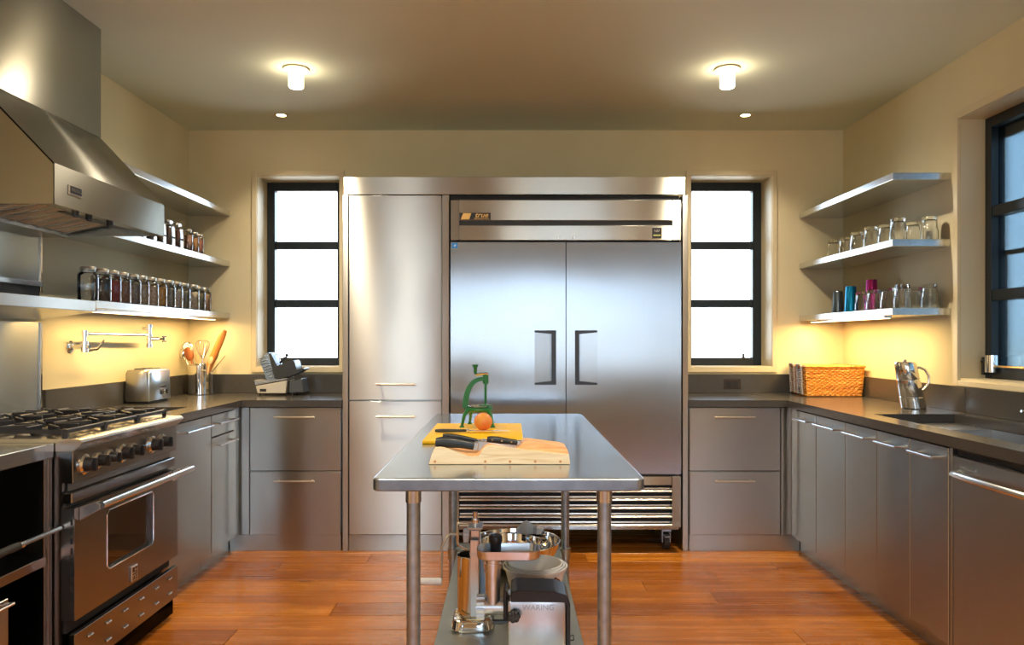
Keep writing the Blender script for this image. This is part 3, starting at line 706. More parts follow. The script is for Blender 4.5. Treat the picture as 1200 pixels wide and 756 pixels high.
# cooktop with bull-nose lip
b = B(); b.prism([(XL+0.02, 0.886), (XL+0.02, 0.930), (-1.525, 0.930), (-1.508, 0.926), (-1.503, 0.918), (-1.512, 0.906), (RX-0.006, 0.886)], 'Y', RY0, RY1); part('cooktop', b, mat('cooktop_steel', (0.66,0.62,0.55,1), 0.25, 1.0), rg)
b = B(); b.box(RX-0.006, RY0, 0.772, RX-0.045, RY1, 0.886, 0.002); cp = part('control_panel', b, 'steel_range', rg)
b = B(); b.box(RX-0.03, RY0+0.01, 0.742, RX-0.05, RY1-0.01, 0.772); b.box(RX-0.012, RY0+0.004, 0.700, RX-0.045, RY1-0.004, 0.738, 0.003); part('vent_rail', b, 'steel_range', rg)
b = B(); b.box(RX-0.035, RY0+0.01, 0.690, RX-0.05, RY1-0.01, 0.700); b.box(RX-0.035, RY0+0.01, 0.738, RX-0.052, RY1-0.01, 0.744); part('shadow_gap', b, 'void', rg)
for yk, rr in ((2.680,1.1), (2.768,0.92), (2.846,0.85), (2.942,1.08), (3.024,0.95), (3.186,1.1), (3.279,1.0)):
    b = B(); b.lathe([(0,0),(0.034*rr,0),(0.034*rr,0.006),(0.028*rr,0.012),(0,0.012)], (RX-0.006, yk, 0.830), 24, 'X'); kb = part('knob_bezel', b, 'chrome', rg)
    b = B(); b.lathe([(0,0.012),(0.024*rr,0.012),(0.021*rr,0.036),(0.019*rr,0.038),(0,0.038)], (RX-0.006, yk, 0.830), 20, 'X'); b.box(RX+0.006, yk-0.006, 0.830-0.022*rr, RX+0.044, yk+0.006, 0.830+0.022*rr, 0.003); part('knob', b, 'black', kb)
# oven door
DZ0, DZ1 = 0.288, 0.684; wy0, wy1, wz0, wz1 = 2.822, 3.189, 0.404, 0.629
b = B(); xa, xb = RX, RX-0.047
b.box(xa, RY0, DZ0, xb, wy0, DZ1, 0); b.box(xa, wy1, DZ0, xb, RY1, DZ1, 0); b.box(xa, wy0, DZ0, xb, wy1, wz0, 0); b.box(xa, wy0, wz1, xb, wy1, DZ1, 0)
bmesh.ops.remove_doubles(b.bm, verts=b.bm.verts, dist=0.0001); od = part('oven_door', b, 'steel_range', rg, smooth=0)
b = B(); b.box(xa-0.014, wy0, wz0, xa-0.018, wy1, wz1); part('glass', b, 'oven_glass', od)
pts = [(xa+0.001, wy0+0.015, wz0), (xa+0.001, wy1-0.015, wz0), (xa+0.001, wy1, wz0+0.015), (xa+0.001, wy1, wz1-0.015), (xa+0.001, wy1-0.015, wz1), (xa+0.001, wy0+0.015, wz1), (xa+0.001, wy0, wz1-0.015), (xa+0.001, wy0, wz0+0.015)]
b = B(); b.tube(pts, 0.0025, 8, closed=True); part('window_bead', b, 'chrome', od)
b = B()
for i in range(10):
    zc = 0.335+i*0.0335; b.box(xa-0.006, RY0-0.0008, zc-0.010, xa-0.014, RY0+0.002, zc+0.010, 0.0)
part('vent_slots', b, 'void', od, smooth=0)
b = B(); b.box(xa-0.0005, RY0-0.0005, DZ0+0.001, xa-0.0465, RY0+0.001, DZ1-0.001); part('lit_door_side', b, 'satin', od, smooth=0)  # added brighter strip: the lit door side is put into the colour
b = B(); b.cyl((-1.452, 2.640, 0.690), (-1.452, 3.400, 0.690), 0.0135, n=16); hb = part('handle', b, 'satin', od)
for yy in (2.655, 3.385):
    b = B(); b.prism([(RX+0.001, 0.636), (RX+0.001, 0.684), (-1.475, 0.700), (-1.455, 0.697), (-1.455, 0.676), (-1.475, 0.668)], 'Y', yy-0.016, yy+0.016, 0.002); part('bracket', b, 'cast_alu', hb)
b = B(); b.box(xa+0.0005, 2.994, 0.300, xa+0.007, 3.044, 0.362, 0.002); em = part('emblem', b, 'cast_alu', od, 'square silver emblem of four interlocked marks')
b = B(); X0 = xa+0.0068; X1 = xa+0.0076
for (ya, za, yb_, zb_) in ((3.002,0.336,3.016,0.356),(3.022,0.346,3.036,0.356),(3.022,0.334,3.036,0.340),(3.002,0.326,3.036,0.331),(3.002,0.306,3.007,0.322),(3.012,0.306,3.018,0.322),(3.024,0.306,3.036,0.312),(3.024,0.316,3.036,0.322)): b.box(X0, ya, za, X1, yb_, zb_)
part('emblem_marks', b, 'black', em, smooth=0)
# kick panel with embossed slots
b = B(); b.box(RX, RY0, 0.098, RX-0.02, RY1, 0.240, 0.0015); b.box(RX-0.02, RY0+0.004, 0.02, RX-0.04, RY1-0.004, 0.10); kp = part('kick_panel', b, 'steel_range', rg)
for row, zz in ((0, 0.203), (1, 0.137)):
    for yk in (2.707, 2.831, 2.956, 3.085, 3.217, 3.343):
        b = B(); b.tube([(RX+0.0006, yk-0.016, zz), (RX+0.003, yk-0.012, zz), (RX+0.003, yk+0.012, zz), (RX+0.0006, yk+0.016, zz)], 0.0045, 6); part('slot', b, 'satin', kp)
b = B(); b.box(RX-0.035, RY0+0.01, 0.24, RX-0.05, RY1-0.01, 0.288); part('shadow_gap', b, 'void', rg)
for yy in (RY0+0.06, RY1-0.06):
    b = B(); b.lathe([(0,0.001),(0.022,0.001),(0.022,0.012),(0.012,0.02),(0.012,0.10),(0,0.10)], (-1.62, yy, 0), 14); part('foot', b, 'satin', rg)
# six burners with cast-iron grates
gx = [(-1.595-0.275, -1.595), (-2.155, -1.88)]
for ci, (x0, x1) in enumerate(((-1.862, -1.580), (-2.160, -1.872))):
    for ri in range(3):
        y0 = RY0+0.025+ri*0.256; y1 = y0+0.250; cx, cyy = (x0+x1)/2, (y0+y1)/2; zt = 0.968
        b = B(); g = 0.007
        for (p, q) in (((x0,y0),(x1,y0)), ((x0,y1),(x1,y1)), ((x0,y0),(x0,y1)), ((x1,y0),(x1,y1))):
            b.box(min(p[0],q[0])-g, min(p[1],q[1])-g+0.008, 0.945, max(p[0],q[0])+g, max(p[1],q[1])+g-0.008, 0.960, 0.002)
        for k in range(8):
            a = k*PI/4+0.0; ca, sa = math.cos(a), math.sin(a); R1 = 0.118 if k % 2 == 0 else 0.150
            m_ = Vector((cx+ca*(0.035+R1)/2, cyy+sa*(0.035+R1)/2, 0.958))
            b.obox(m_, (ca, sa, 0), (-sa, ca, 0), (0,0,1), (R1-0.035)/2, 0.006, 0.011, 0.002)
        for (p, q) in ((x0,y0),(x1,y0),(x0,y1),(x1,y1)): b.box(p-0.009, q-0.004, 0.930, p+0.009, q+0.014 if q == y0 else q+0.004, 0.962, 0.002)
        gr = part('grate', b, 'iron', rg)
        b = B(); b.lathe([(0,0.930),(0.052,0.930),(0.050,0.938),(0.036,0.944),(0.036,0.950),(0.020,0.953),(0,0.953)], (cx, cyy, 0), 20); part('burner', b, 'iron', gr)

# wall guard panel, raised shelf over the range
pn = thing('wall_guard', 'stainless wall panel behind the burners', 'wall panel', (-2.2, 2.9, 0.95))
b = B(); b.box(XL+0.001, 2.30, 0.95, XL+0.010, 3.485, 1.362, 0.001); part('lower_sheet', b, 'steel_hood', pn)
b = B(); b.box(XL+0.001, 2.30, 1.535, XL+0.010, 3.485, 1.80, 0.001); part('upper_sheet', b, 'steel_hood', pn)
b = B(); b.box(XL+0.008, 3.474, 0.95, XL+0.016, 3.487, 1.36, 0.001); b.box(XL+0.008, 3.474, 1.50, XL+0.016, 3.487, 1.78, 0.001); part('edge_trim', b, 'chrome', pn)
b = B(); b.box(XL+0.001, 2.30, 1.528, XL+0.022, 3.485, 1.552, 0.002); part('lower_trim', b, 'satin', pn)
b = B(); b.box(XL+0.001, 2.30, 1.462, XL+0.006, 3.480, 1.528); part('slot', b, 'void', pn)
hs = thing('high_shelf', 'thick tapered steel ledge on the wall above the range', 'shelf', (-2.05, 2.9, 1.40))
b = B(); b.prism([(XL+0.001, 1.459), (-1.924, 1.459), (-1.924, 1.411), (-1.93, 1.409), (XL+0.001, 1.366)], 'Y', 2.25, 3.452, 0.0015); part('ledge', b, 'steel_edge', hs)

# ---------------------------------------------------------------- hood
hd = thing('range_hood', 'big stainless range hood with boxed chimney at upper left', 'range hood', (-1.9, 3.0, 1.75))
HY0, HY1, HX, HZ0, HZ1 = 2.603, 3.430, -1.595, 1.757, 1.900
b = B(); t = 0.004
b.box(HX, HY0, HZ0, HX-t, HY1, HZ1, 0.0)
CX = -1.898; CZ = 2.216
# sloped front
b.rings([[(HX, HY0, HZ1), (CX, HY0, CZ), (CX-t, HY0, CZ-t), (HX-t, HY0, HZ1-t)], [(HX, HY1, HZ1), (CX, HY1+0.015, CZ), (CX-t, HY1+0.015, CZ-t), (HX-t, HY1, HZ1-t)]])
for y0, y1, yt in ((HY0, HY0+t, HY0), (HY1-t, HY1, HY1+0.014)):
    b.prism([(XL+0.002, HZ0), (HX-0.0005, HZ0), (HX-0.0005, HZ1), (CX, CZ), (XL+0.002, CZ)], 'Y', y0, y1)
part('canopy', b, 'steel_hood', hd, smooth=0)
b = B(); b.box(CX, HY0, CZ+0.001, XL+0.001, HY1+0.019, ZC-0.001, 0.0); part('chimney', b, 'steel_hood', hd, smooth=0)
b = B(); b.box(HX-t-0.001, HY0+t, HZ0+0.001, HX-0.055, HY1-t, HZ0+0.012); b.box(XL+0.012, HY0+t, HZ0-0.006, XL+0.17, HY1-t, HZ0+0.012, 0.002); part('drip_tray', b, 'steel_hood', hd)
b = B(); b.box(XL+0.012, HY0+t, 1.86, HX-t-0.001, HY1-t, 1.865); b.box(HX-0.20, 2.95, HZ0+0.03, HX-0.055, HY1-t, HZ0+0.035); part('inner_liner', b, mat('liner_dark', (0.10,0.09,0.08,1), 0.4, 1.0), hd)
for i in range(9):
    y0 = HY0+0.012+i*0.088
    b = B(); b.prism([(XL+0.175, HZ0+0.012), (HX-0.065, HZ0+0.085), (HX-0.065, HZ0+0.093), (XL+0.175, HZ0+0.020)], 'Y', y0, y0+0.062); part('baffle', b, mat('copper_lit_baffle', (0.62,0.40,0.22,1), 0.3, 1.0), hd, smooth=0)  # warm copper light is put into the baffle colour
    b = B(); b.prism([(XL+0.175, HZ0+0.006), (HX-0.065, HZ0+0.079), (HX-0.065, HZ0+0.087), (XL+0.175, HZ0+0.014)], 'Y', y0+0.064, y0+0.078); part('baffle_rail', b, 'satin', hd, smooth=0)
for yy in (2.78, 2.87, 3.02):
    b = B(); b.cyl((HX-0.03, yy, HZ0-0.014), (HX-0.03, yy, HZ0+0.001), 0.013, n=14); b.box(HX-0.034, yy-0.012, HZ0-0.02, HX-0.026, yy+0.012, HZ0-0.012, 0.002); part('switch_knob', b, 'black', hd)
b = B(); b.box(HX+0.0003, 2.684, 1.805, HX+0.003, 2.768, 1.842, 0.001); bd = part('name_badge', b, 'satin', hd, 'small badge, pale letters on dark blue')
b = B(); b.box(HX+0.0028, 2.693, 1.813, HX+0.0036, 2.764, 1.838); part('badge_field', b, mat('navy_enamel', (0.01,0.02,0.05,1), 0.3), bd, smooth=0)
text_part('badge_lettering', 'VIKING', 0.020, 'satin', bd, (HX+0.0040, 2.729, 1.8255), ROT_X, ext=0.0003)

# ---------------------------------------------------------------- near-left steel base unit (open fronted)
nb = thing('open_steel_base', 'steel-topped open base cabinet at the left edge of the picture', 'cabinet', (-1.9, 2.3, 0))
b = B(); b.box(XL+0.003, 1.60, 0.866, -1.600, 2.607, 0.916, 0.002); part('steel_top', b, 'steel_table', nb)
b = B(); b.box(-1.612, 2.572, 0.02, -1.632, 2.607, 0.864, 0.001); b.box(-1.632, 2.587, 0.02, XL+0.01, 2.607, 0.864); b.box(-1.606, 2.584, 0.02, -1.614, 2.607, 0.864, 0.001); part('side_panel', b, 'steel_range', nb)
b = B(); b.box(XL+0.01, 1.60, 0.02, XL+0.02, 2.585, 0.864); b.box(XL+0.02, 1.60, 0.02, -1.62, 1.62, 0.864); part('back_panel', b, 'void', nb)
b = B(); b.box(XL+0.02, 1.62, 0.496, -1.604, 2.575, 0.530, 0.002); part('shelf', b, 'steel_range', nb)
b = B(); b.box(XL+0.02, 1.62, 0.02, -1.62, 2.57, 0.04); part('bottom_panel', b, 'steel_range', nb)
b = B(); b.box(-1.585, 1.62, 0.05, -1.605, 2.350, 0.462, 0.003); b.box(-1.605, 1.64, 0.06, XL+0.10, 2.33, 0.30); pd = part('pull_out', b, 'steel_side', nb)
b = B(); b.tube([(-1.585, 2.31, 0.455), (-1.545, 2.31, 0.458), (-1.545, 1.75, 0.458), (-1.585, 1.75, 0.455)], 0.006, 10); part('handle', b, 'satin', pd)
o = thing('utility_rod', 'round steel rod with black ribbed grip across the open dark niche', 'rod', (-1.575, 2.3, 0.618))
b = B(); b.cyl((-1.575, 2.395, 0.618), (-1.575, 2.604, 0.618), 0.0075, n=12); part('shaft', b, 'galv', o)
b = B(); b.cyl((-1.575, 2.382, 0.618), (-1.575, 2.402, 0.618), 0.012, n=14); part('ferrule', b, 'satin', o)
b = B(); b.tube([(-1.575, 2.382-i*0.03, 0.618) for i in range(17)], [0.012+0.0012*(i % 2) for i in range(17)], 12); part('grip', b, 'rubber', o)
b = B(); b.box(-1.575, 1.85, 0.60, -1.62, 1.87, 0.63); b.box(-1.58, 2.590, 0.612, -1.613, 2.600, 0.624); part('bracket', b, 'satin', o)

# ================================================================= SHELVES
def shelf(label, x0, x1, y0, y1, ztop, grp):
    o = thing('wall_shelf', label, 'shelf', ((x0+x1)/2, (y0+y1)/2, ztop-0.037), grp)
    b = B(); b.box(x0, y0, ztop-0.037, x1, y1, ztop, 0.0015); part('shelf_board', b, 'steel_edge', o)
    return o
for zt, lab in ((2.150, 'empty steel wall shelf, top of the three on the right'), (1.803, 'middle right steel wall shelf with a row of clear glasses'), (1.445, 'bottom right steel wall shelf with glasses and coloured tumblers')):
    shelf(lab, 1.995, XR-0.001, 3.865, YB-0.001, zt, 'steel wall shelves on the right')
for zt, y0, lab in ((2.166, 3.50, 'empty steel wall shelf, top of the three on the left'), (1.818, 3.50, 'middle left steel wall shelf with tall spice jars'), (1.463, 3.455, 'bottom left steel wall shelf with the long row of jars')):
    shelf(lab, XL+0.001, -1.924, y0, YB-0.001, zt, 'steel wall shelves on the left')
# under-shelf strip lights
def strip(label, x0, x1, y0, y1, z, power):
    o = thing('strip_light', label, 'light', ((x0+x1)/2, (y0+y1)/2, z-0.012))
    b = B(); b.box(x0, y0, z-0.012, x1, y1, z-0.0005, 0.001); part('housing', b, 'satin', o)
    b = B(); b.box(x0+0.006, y0+0.006, z-0.0145, x1-0.006, y1-0.006, z-0.0122); part('diffuser', b, 'strip', o)
    area_light('strip_glow', ((x0+x1)/2, (y0+y1)/2, z-0.017), (0,0,0), x1-x0-0.012, y1-y0-0.012, power, (1.0,0.66,0.26))
strip('lit strip lamp under the bottom right shelf', 2.03, 2.07, 4.02, 5.02, 1.408, 7)
strip('lit strip lamp under the bottom left shelf', -2.02, -1.98, 3.56, 5.02, 1.426, 6.5)

# ---------------------------------------------------------------- ceiling lamps
def drum_lamp(label, x, y):
    o = thing('ceiling_lamp', label, 'lamp', (x, y, ZC))
    b = B(); b.lathe([(0.040,ZC-0.001),(0.066,ZC-0.001),(0.066,ZC-0.008),(0.040,ZC-0.010),(0.040,ZC-0.001)], (x,y,0), 32); part('trim_ring', b, 'trim', o)
    b = B(); b.lathe([(0,ZC-0.002),(0.038,ZC-0.002),(0.038,ZC-0.098),(0.034,ZC-0.102),(0,ZC-0.102)], (x,y,0), 32); part('lamp_glass', b, 'lamp', o)
    L = bpy.data.lights.new('lamp_glow', 'SPOT'); L.energy = 85; L.color = WARM2; L.spot_size = 2.9; L.spot_blend = 1.0; L.shadow_soft_size = 0.04
    q = bpy.data.objects.new('lamp_glow', L); COL.objects.link(q); q.location = (x, y, ZC-0.11)
drum_lamp('lit glass cylinder ceiling lamp, the left one of the pair', -1.135, 3.95); drum_lamp('lit glass cylinder ceiling lamp, the right one of the pair', 1.159, 3.95)
def downlight(label, x, y, power=10):
    o = thing('downlight', label, 'lamp', (x, y, ZC))
    b = B(); b.lathe([(0.030,ZC-0.001),(0.045,ZC-0.001),(0.045,ZC-0.004),(0.030,ZC-0.005),(0.030,ZC-0.001)], (x,y,0), 28); part('trim_ring', b, 'trim', o)
    b = B(); b.lathe([(0,ZC-0.001),(0.029,ZC-0.001),(0.029,ZC-0.003),(0,ZC-0.003)], (x,y,0), 28); part('lens', b, 'lamp', o)
    L = bpy.data.lights.new('downlight_glow', 'SPOT'); L.energy = power; L.color = WARM2; L.spot_size = 1.9; L.spot_blend = 0.6; L.shadow_soft_size = 0.03
    q = bpy.data.objects.new('downlight_glow', L); COL.objects.link(q); q.location = (x, y, ZC-0.02)
downlight('tiny lit recessed downlight near the left back window', -1.463, 4.76); downlight('tiny lit recessed downlight near the right back window', 1.513, 4.76)
for x, lab in ((-1.135, 'left'), (0.08, 'middle'), (1.25, 'right')):
    drum_lamp('lit glass cylinder ceiling lamp behind the viewpoint, '+lab+' of three', x, 0.9)

# ================================================================= PREP TABLE
TT = 0.887
tb = thing('prep_table', 'long stainless prep table on round galvanised legs with an undershelf', 'table', (0, 3.0, 0))
b = B(); x0, x1, y0, y1 = -0.384, 0.379, 2.108, 3.933
b.box(x0, y0, TT-0.004, x1, y1, TT, 0.001)
pf = [(TT-0.001, 0.0), (TT-0.004, 0.006)]
# rolled front/back edges and turned-down sides
part('tabletop', b, 'steel_table', tb, smooth=28)
b = B()
path = rrect(x0-0.004, y0-0.006, x1+0.004, y1+0.006, 0.030, 0, 6) if False else None
def edge_ring(off, z, r0=0.024):
    out = []; r = r0; xa, ya, xb, yb = x0-off, y0-off, x1+off, y1+off
    for (cx, cy_, a0) in ((xb-r, yb-r, 0), (xa+r, yb-r, PI/2), (xa+r, ya+r, PI), (xb-r, ya+r, 1.5*PI)):
        for i in range(7): a = a0+PI/2*i/6; out.append((cx+r*math.cos(a), cy_+r*math.sin(a), z))
    return out
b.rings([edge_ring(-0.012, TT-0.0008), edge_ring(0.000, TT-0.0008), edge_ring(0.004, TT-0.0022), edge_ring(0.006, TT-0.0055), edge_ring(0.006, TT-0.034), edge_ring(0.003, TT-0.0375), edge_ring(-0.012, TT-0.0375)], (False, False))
part('edge_band', b, mat('worn_dimmed_edge_steel', (0.26,0.31,0.37,1), 0.38, 1.0, var=0.14, vscale=18), tb, smooth=30)  # worn, rougher edge; its dark reflection is put into the base colour
for lx, ly in ((-0.283, 2.19), (0.280, 2.19), (-0.283, 3.73), (0.280, 3.73)):
    b = B(); b.cyl((lx, ly, 0.03), (lx, ly, TT-0.040), 0.0205, n=24); lg = part('leg', b, 'galv', tb)
    b = B(); b.cyl((lx, ly, TT-0.085), (lx, ly, TT-0.039), 0.0235, n=24); part('socket', b, 'satin', lg)
    b = B(); b.lathe([(0,0.0015),(0.022,0.0015),(0.024,0.012),(0.019,0.04),(0,0.04)], (lx, ly, 0), 18); part('foot', b, 'satin', lg)
SZ = 0.222
b = B(); b.box(-0.262, 2.10, SZ-0.030, 0.258, 3.86, SZ, 0.002)
for lx in (-0.283, 0.280):
    for ly in (2.19, 3.73): b.cyl((lx, ly, SZ-0.045), (lx, ly, SZ+0.012), 0.027, n=20)
part('undershelf', b, mat('undershelf_steel', (0.42,0.45,0.43,1), 0.34, 1.0, var=0.06, vscale=8), tb)

# ---- on the table
b = B(); b.box(-0.328, 2.79, TT+0.0005, 0.053, 3.365, TT+0.0135, 0.003, 2); o = part('cutting_board', b, 'yellow', loc=(-0.14, 3.07, TT)); tag(o, 'bright yellow plastic cutting board on the prep table', 'cutting board')
BT = TT+0.0140
# green hand-lever fruit sectioner
g = thing('fruit_sectioner', 'green enamelled cast hand press standing on the yellow board', 'fruit press', (-0.141, 3.22, BT))
gy = 3.26; gx = -0.135
b = B()
for a, (lx, ly) in enumerate(((-0.205, 3.205), (-0.072, 3.205), (-0.178, 3.335), (-0.085, 3.335))):
    tx = gx+(lx-gx)*0.62; ty = gy+(ly-gy)*0.5
    b.tube([(tx, ty, BT+0.075), (lx+(tx-lx)*0.35, ly+(ty-ly)*0.3, BT+0.05), (lx, ly, BT+0.006)], [0.010, 0.008, 0.006], 8)
    b.lathe([(0,0.0005),(0.011,0.0005),(0.010,0.006),(0,0.009)], (lx, ly, BT), 10)
b.tube([(gx+0.052*math.cos(2*PI*i/24), gy+0.052*math.sin(2*PI*i/24), BT+0.073) for i in range(24)], 0.0085, 8, closed=True)
b.box(gx-0.062, gy-0.012, BT+0.066, gx-0.040, gy+0.012, BT+0.083, 0.002); b.box(gx+0.040, gy-0.012, BT+0.066, gx+0.060, gy+0.012, BT+0.083, 0.002)
part('base_frame', b, 'green', g)
b = B(); ap = []
for i in range(11):
    t = i/10; ap.append((gx-0.058+0.082*(t**2.2), gy, BT+0.078+0.130*math.sin(t*PI/2)))
for i in range(len(ap)-1):
    p, q = Vector(ap[i]), Vector(ap[i+1]); d = (q-p); 
rings = []
for i, p in enumerate(ap):
    p = Vector(p); d = (Vector(ap[min(i+1, 10)])-Vector(ap[max(i-1, 0)])).normalized(); n_ = Vector((-d.z, 0, d.x)); w_ = 0.013-0.004*i/10
    rings.append([p+n_*w_+Vector((0,-0.012,0)), p+n_*w_+Vector((0,0.012,0)), p-n_*w_+Vector((0,0.012,0)), p-n_*w_+Vector((0,-0.012,0))])
b.rings(rings); b.cyl((gx+0.030, gy, BT+0.185), (gx+0.030, gy, BT+0.222), 0.013, n=16); part('arched_arm', b, 'green', g, smooth=50)
b = B(); b.cyl((gx+0.030, gy, BT+0.090), (gx+0.030, gy, BT+0.19), 0.006, n=12); b.lathe([(0,0),(0.030,0),(0.030,0.005),(0.012,0.009),(0,0.009)], (gx+0.030, gy, BT+0.086), 20); part('plunger', b, 'green', g)
b = B(); b.tube([(gx+0.040, gy, BT+0.226), (gx+0.020, gy-0.005, BT+0.229), (gx-0.005, gy-0.012, BT+0.226), (gx-0.014, gy-0.014, BT+0.224)], [0.008,0.006,0.005,0.005], 8); part('crank_arm', b, 'chrome', g)
b = B(); b.lathe([(0,0),(0.007,0),(0.008,0.028),(0.013,0.036),(0.013,0.042),(0,0.044)], (gx-0.014, gy-0.014, BT+0.228), 14); part('crank_knob', b, 'green', g)
b = B(); b.tube([(gx+0.045*math.cos(2*PI*i/20), gy+0.045*math.sin(2*PI*i/20), BT+0.086) for i in range(20)], 0.003, 6, closed=True)
for i in range(4): a = i*PI/4; b.box(gx-0.04, gy-0.0008, BT+0.083, gx+0.04, gy+0.0008, BT+0.087) if i == 0 else b.obox((gx, gy, BT+0.085), (math.cos(a), math.sin(a), 0), (-math.sin(a), math.cos(a), 0), (0,0,1), 0.04, 0.0008, 0.002)
part('blade_ring', b, 'chrome', g)
# grapefruit
b = B(); b.ball((-0.110, 3.10, BT+0.0368), 0.038, 32, sz=0.965); o = part('grapefruit', b, 'fruit', loc=(-0.110, 3.10, BT)); tag(o, 'whole orange-pink grapefruit on the yellow cutting board', 'fruit')
b = B(); b.lathe([(0,0.0733),(0.004,0.0730),(0.004,0.0748),(0,0.0752)], (-0.110, 3.10, BT), 8); part('stem_button', b, 'grip_bronze', o)
# knives (built lying along +x, tang end at x=0)
def knife(nm, label, loc, rot, L_h, L_b, hw, bw, rivets, bolster=True, hmat='black', curve=0.0):
    k = thing(nm, label, 'knife', (0,0,0))
    b = B(); n = 8; rings = []
    for i in range(n+1):
        t = i/n; x = L_h*t; z = curve*math.sin(PI*t); r = hw*(0.88+0.22*math.sin(PI*min(1, t*1.3+0.1)))*(0.86 if t in (0,) else 1)
        rings.append([(x, r*0.62*math.cos(2*PI*j/12), z+r*math.sin(2*PI*j/12)) for j in range(12)])
    b.rings(rings); h = part('knife_handle', b, hmat, k, smooth=60)
    if bolster: b = B(); b.box(L_h, -hw*0.6, -hw*0.85, L_h+0.016, hw*0.6, hw*0.85, 0.003); part('bolster', b, 'satin', k)
    b = B(); x0 = L_h+(0.016 if bolster else 0.0); t = 0.0011
    out = [(x0, -bw*0.5), (x0+L_b*0.7, -bw*0.5), (x0+L_b*0.9, -bw*0.25), (x0+L_b, bw*0.30), (x0+L_b*0.5, bw*0.5), (x0, bw*0.5)]
    b.prism(out, 'Y', -t, t); part('blade', b, 'satin', k, smooth=0)
    for i in range(rivets):
        xx = L_h*(0.18+0.64*i/max(1, rivets-1)); b = B(); b.cyl((xx, -hw*0.70, curve*math.sin(PI*xx/L_h)), (xx, hw*0.70, curve*math.sin(PI*xx/L_h)), 0.0034, n=10); part('rivet', b, 'chrome', k)
    k.location = loc; k.rotation_euler = rot; return k
knife('paring_knife', 'slim knife with dark wooden handle lying flat on the yellow board', (-0.302, 3.02, BT+0.0085), (PI/2, 0, 0), 0.125, 0.165, 0.0105, 0.020, 2, True, 'handle_dark')
# knife tray of laminated slats
TY = 2.332
kt = thing('knife_block', 'low pale wooden knife block with a wavy top at the table front', 'knife block', (-0.03, TY+0.05, TT))
A = [(-0.254,0.0), (-0.245,0.030), (-0.236,0.050), (-0.222,0.054), (-0.205,0.052), (-0.130,0.026), (-0.115,0.023), (-0.098,0.025), (-0.090,0.036), (-0.082,0.050), (-0.068,0.058), (-0.050,0.058), (0.020,0.048), (0.100,0.040), (0.187,0.030), (0.191,0.0)]
Bp = [(-0.254,0.0), (-0.245,0.030), (-0.236,0.050), (-0.222,0.056), (-0.205,0.054), (-0.130,0.032), (-0.105,0.030), (-0.092,0.040), (-0.080,0.056), (-0.062,0.062), (0.008,0.047), (0.022,0.045), (0.032,0.052), (0.046,0.068), (0.060,0.069), (0.160,0.056), (0.180,0.050), (0.187,0.036), (0.191,0.0)]
for i in range(6):
    y0 = TY+i*0.0185; pr = A if i == 0 else Bp
    b = B(); pr = [(x, z if x < -0.255 or z < 0.01 or x > -0.15 or i in (0, 5) else min(z, 0.043)) for x, z in pr]
    b.prism([(x, TT+0.0006+z) for x, z in pr], 'Y', y0, y0+(0.0180 if i in (0,5) else 0.0150), 0.0012); part('slat', b, 'pale_wood' if i in (0,) else 'warm_wood', kt)
    if i < 5:
        b = B(); b.prism([(-0.250, TT+0.0006), (-0.242, TT+0.018), (0.184, TT+0.018), (0.189, TT+0.0006)], 'Y', y0+0.0150 if i else y0+0.0181, y0+0.0184); part('spacer', b, 'warm_wood', kt)
for px in (-0.234, -0.076, 0.002, 0.081, 0.160):
    b = B(); b.cyl((px, TY-0.0012, TT+0.0100), (px, TY+0.002, TT+0.0100), 0.0042, n=14); part('dowel_plug', b, mat('dowel_wood', srgb(206,150,92), 0.5), kt)
knife('chef_knife', 'stout dark-handled knife, frontmost at the left of the knife block', (-0.236, 2.3673, TT+0.066), (0, math.radians(5.5), 0), 0.122, 0.12, 0.0165, 0.030, 0, True, 'handle_dark', 0.004)
knife('boning_knife', 'thinner black-handled knife behind the stout one in the block', (-0.216, 2.4043, TT+0.081), (0, math.radians(8.5), 0), 0.112, 0.12, 0.0085, 0.022, 1, True, 'black', 0.003)
knife('steak_knife', 'black knife handle with three rivets in the middle of the block', (-0.072, 2.3858, TT+0.073), (0, math.radians(6.5), 0), 0.096, 0.13, 0.0105, 0.022, 3, True, 'black', 0.001)

# ---- on the undershelf
# sausage stuffer: upright cylinder, frame, gearbox and crank
SX, SY = -0.135, 2.76; Z0 = SZ+0.0005
st = thing('sausage_stuffer', 'upright steel cylinder sausage stuffer with gearbox and side crank', 'sausage stuffer', (SX, SY, Z0))
def stadium(x0, x1, y0, y1, r, z): return rrect(x0, y0, x1, y1, r, z)
b = B(); b.rings([rrect(SX-0.078, SY-0.085, SX+0.078, SY+0.085, 0.045, Z0+0.001, 6), rrect(SX-0.080, SY-0.087, SX+0.080, SY+0.087, 0.046, Z0+0.006, 6), rrect(SX-0.072, SY-0.080, SX+0.072, SY+0.080, 0.042, Z0+0.036, 6), rrect(SX-0.064, SY-0.072, SX+0.064, SY+0.072, 0.040, Z0+0.042, 6)])
part('base', b, 'chrome', st, smooth=40)
R = 0.058
b = B(); b.lathe([(R,0.050),(R,0.256),(R+0.002,0.260),(R+0.001,0.262),(R-0.002,0.258),(R-0.002,0.052),(R,0.050)], (SX, SY, Z0), 36); part('cylinder', b, mat('cylinder_steel', (0.58,0.60,0.62,1), 0.16, 1.0), st)
b = B(); b.cyl((SX, SY, Z0+0.043), (SX, SY, Z0+0.056), 0.054, n=24); part('cylinder_floor', b, 'cast_alu', st)
FX = SX+0.008
b = B(); b.box(FX-0.016, SY-0.072, Z0+0.040, FX+0.016, SY-0.064, Z0+0.33, 0.002); b.box(FX-0.016, SY+0.064, Z0+0.040, FX+0.016, SY+0.072, Z0+0.33, 0.002); b.box(FX-0.018, SY-0.074, Z0+0.275, FX+0.018, SY+0.074, Z0+0.283, 0.002); part('frame', b, 'satin', st)
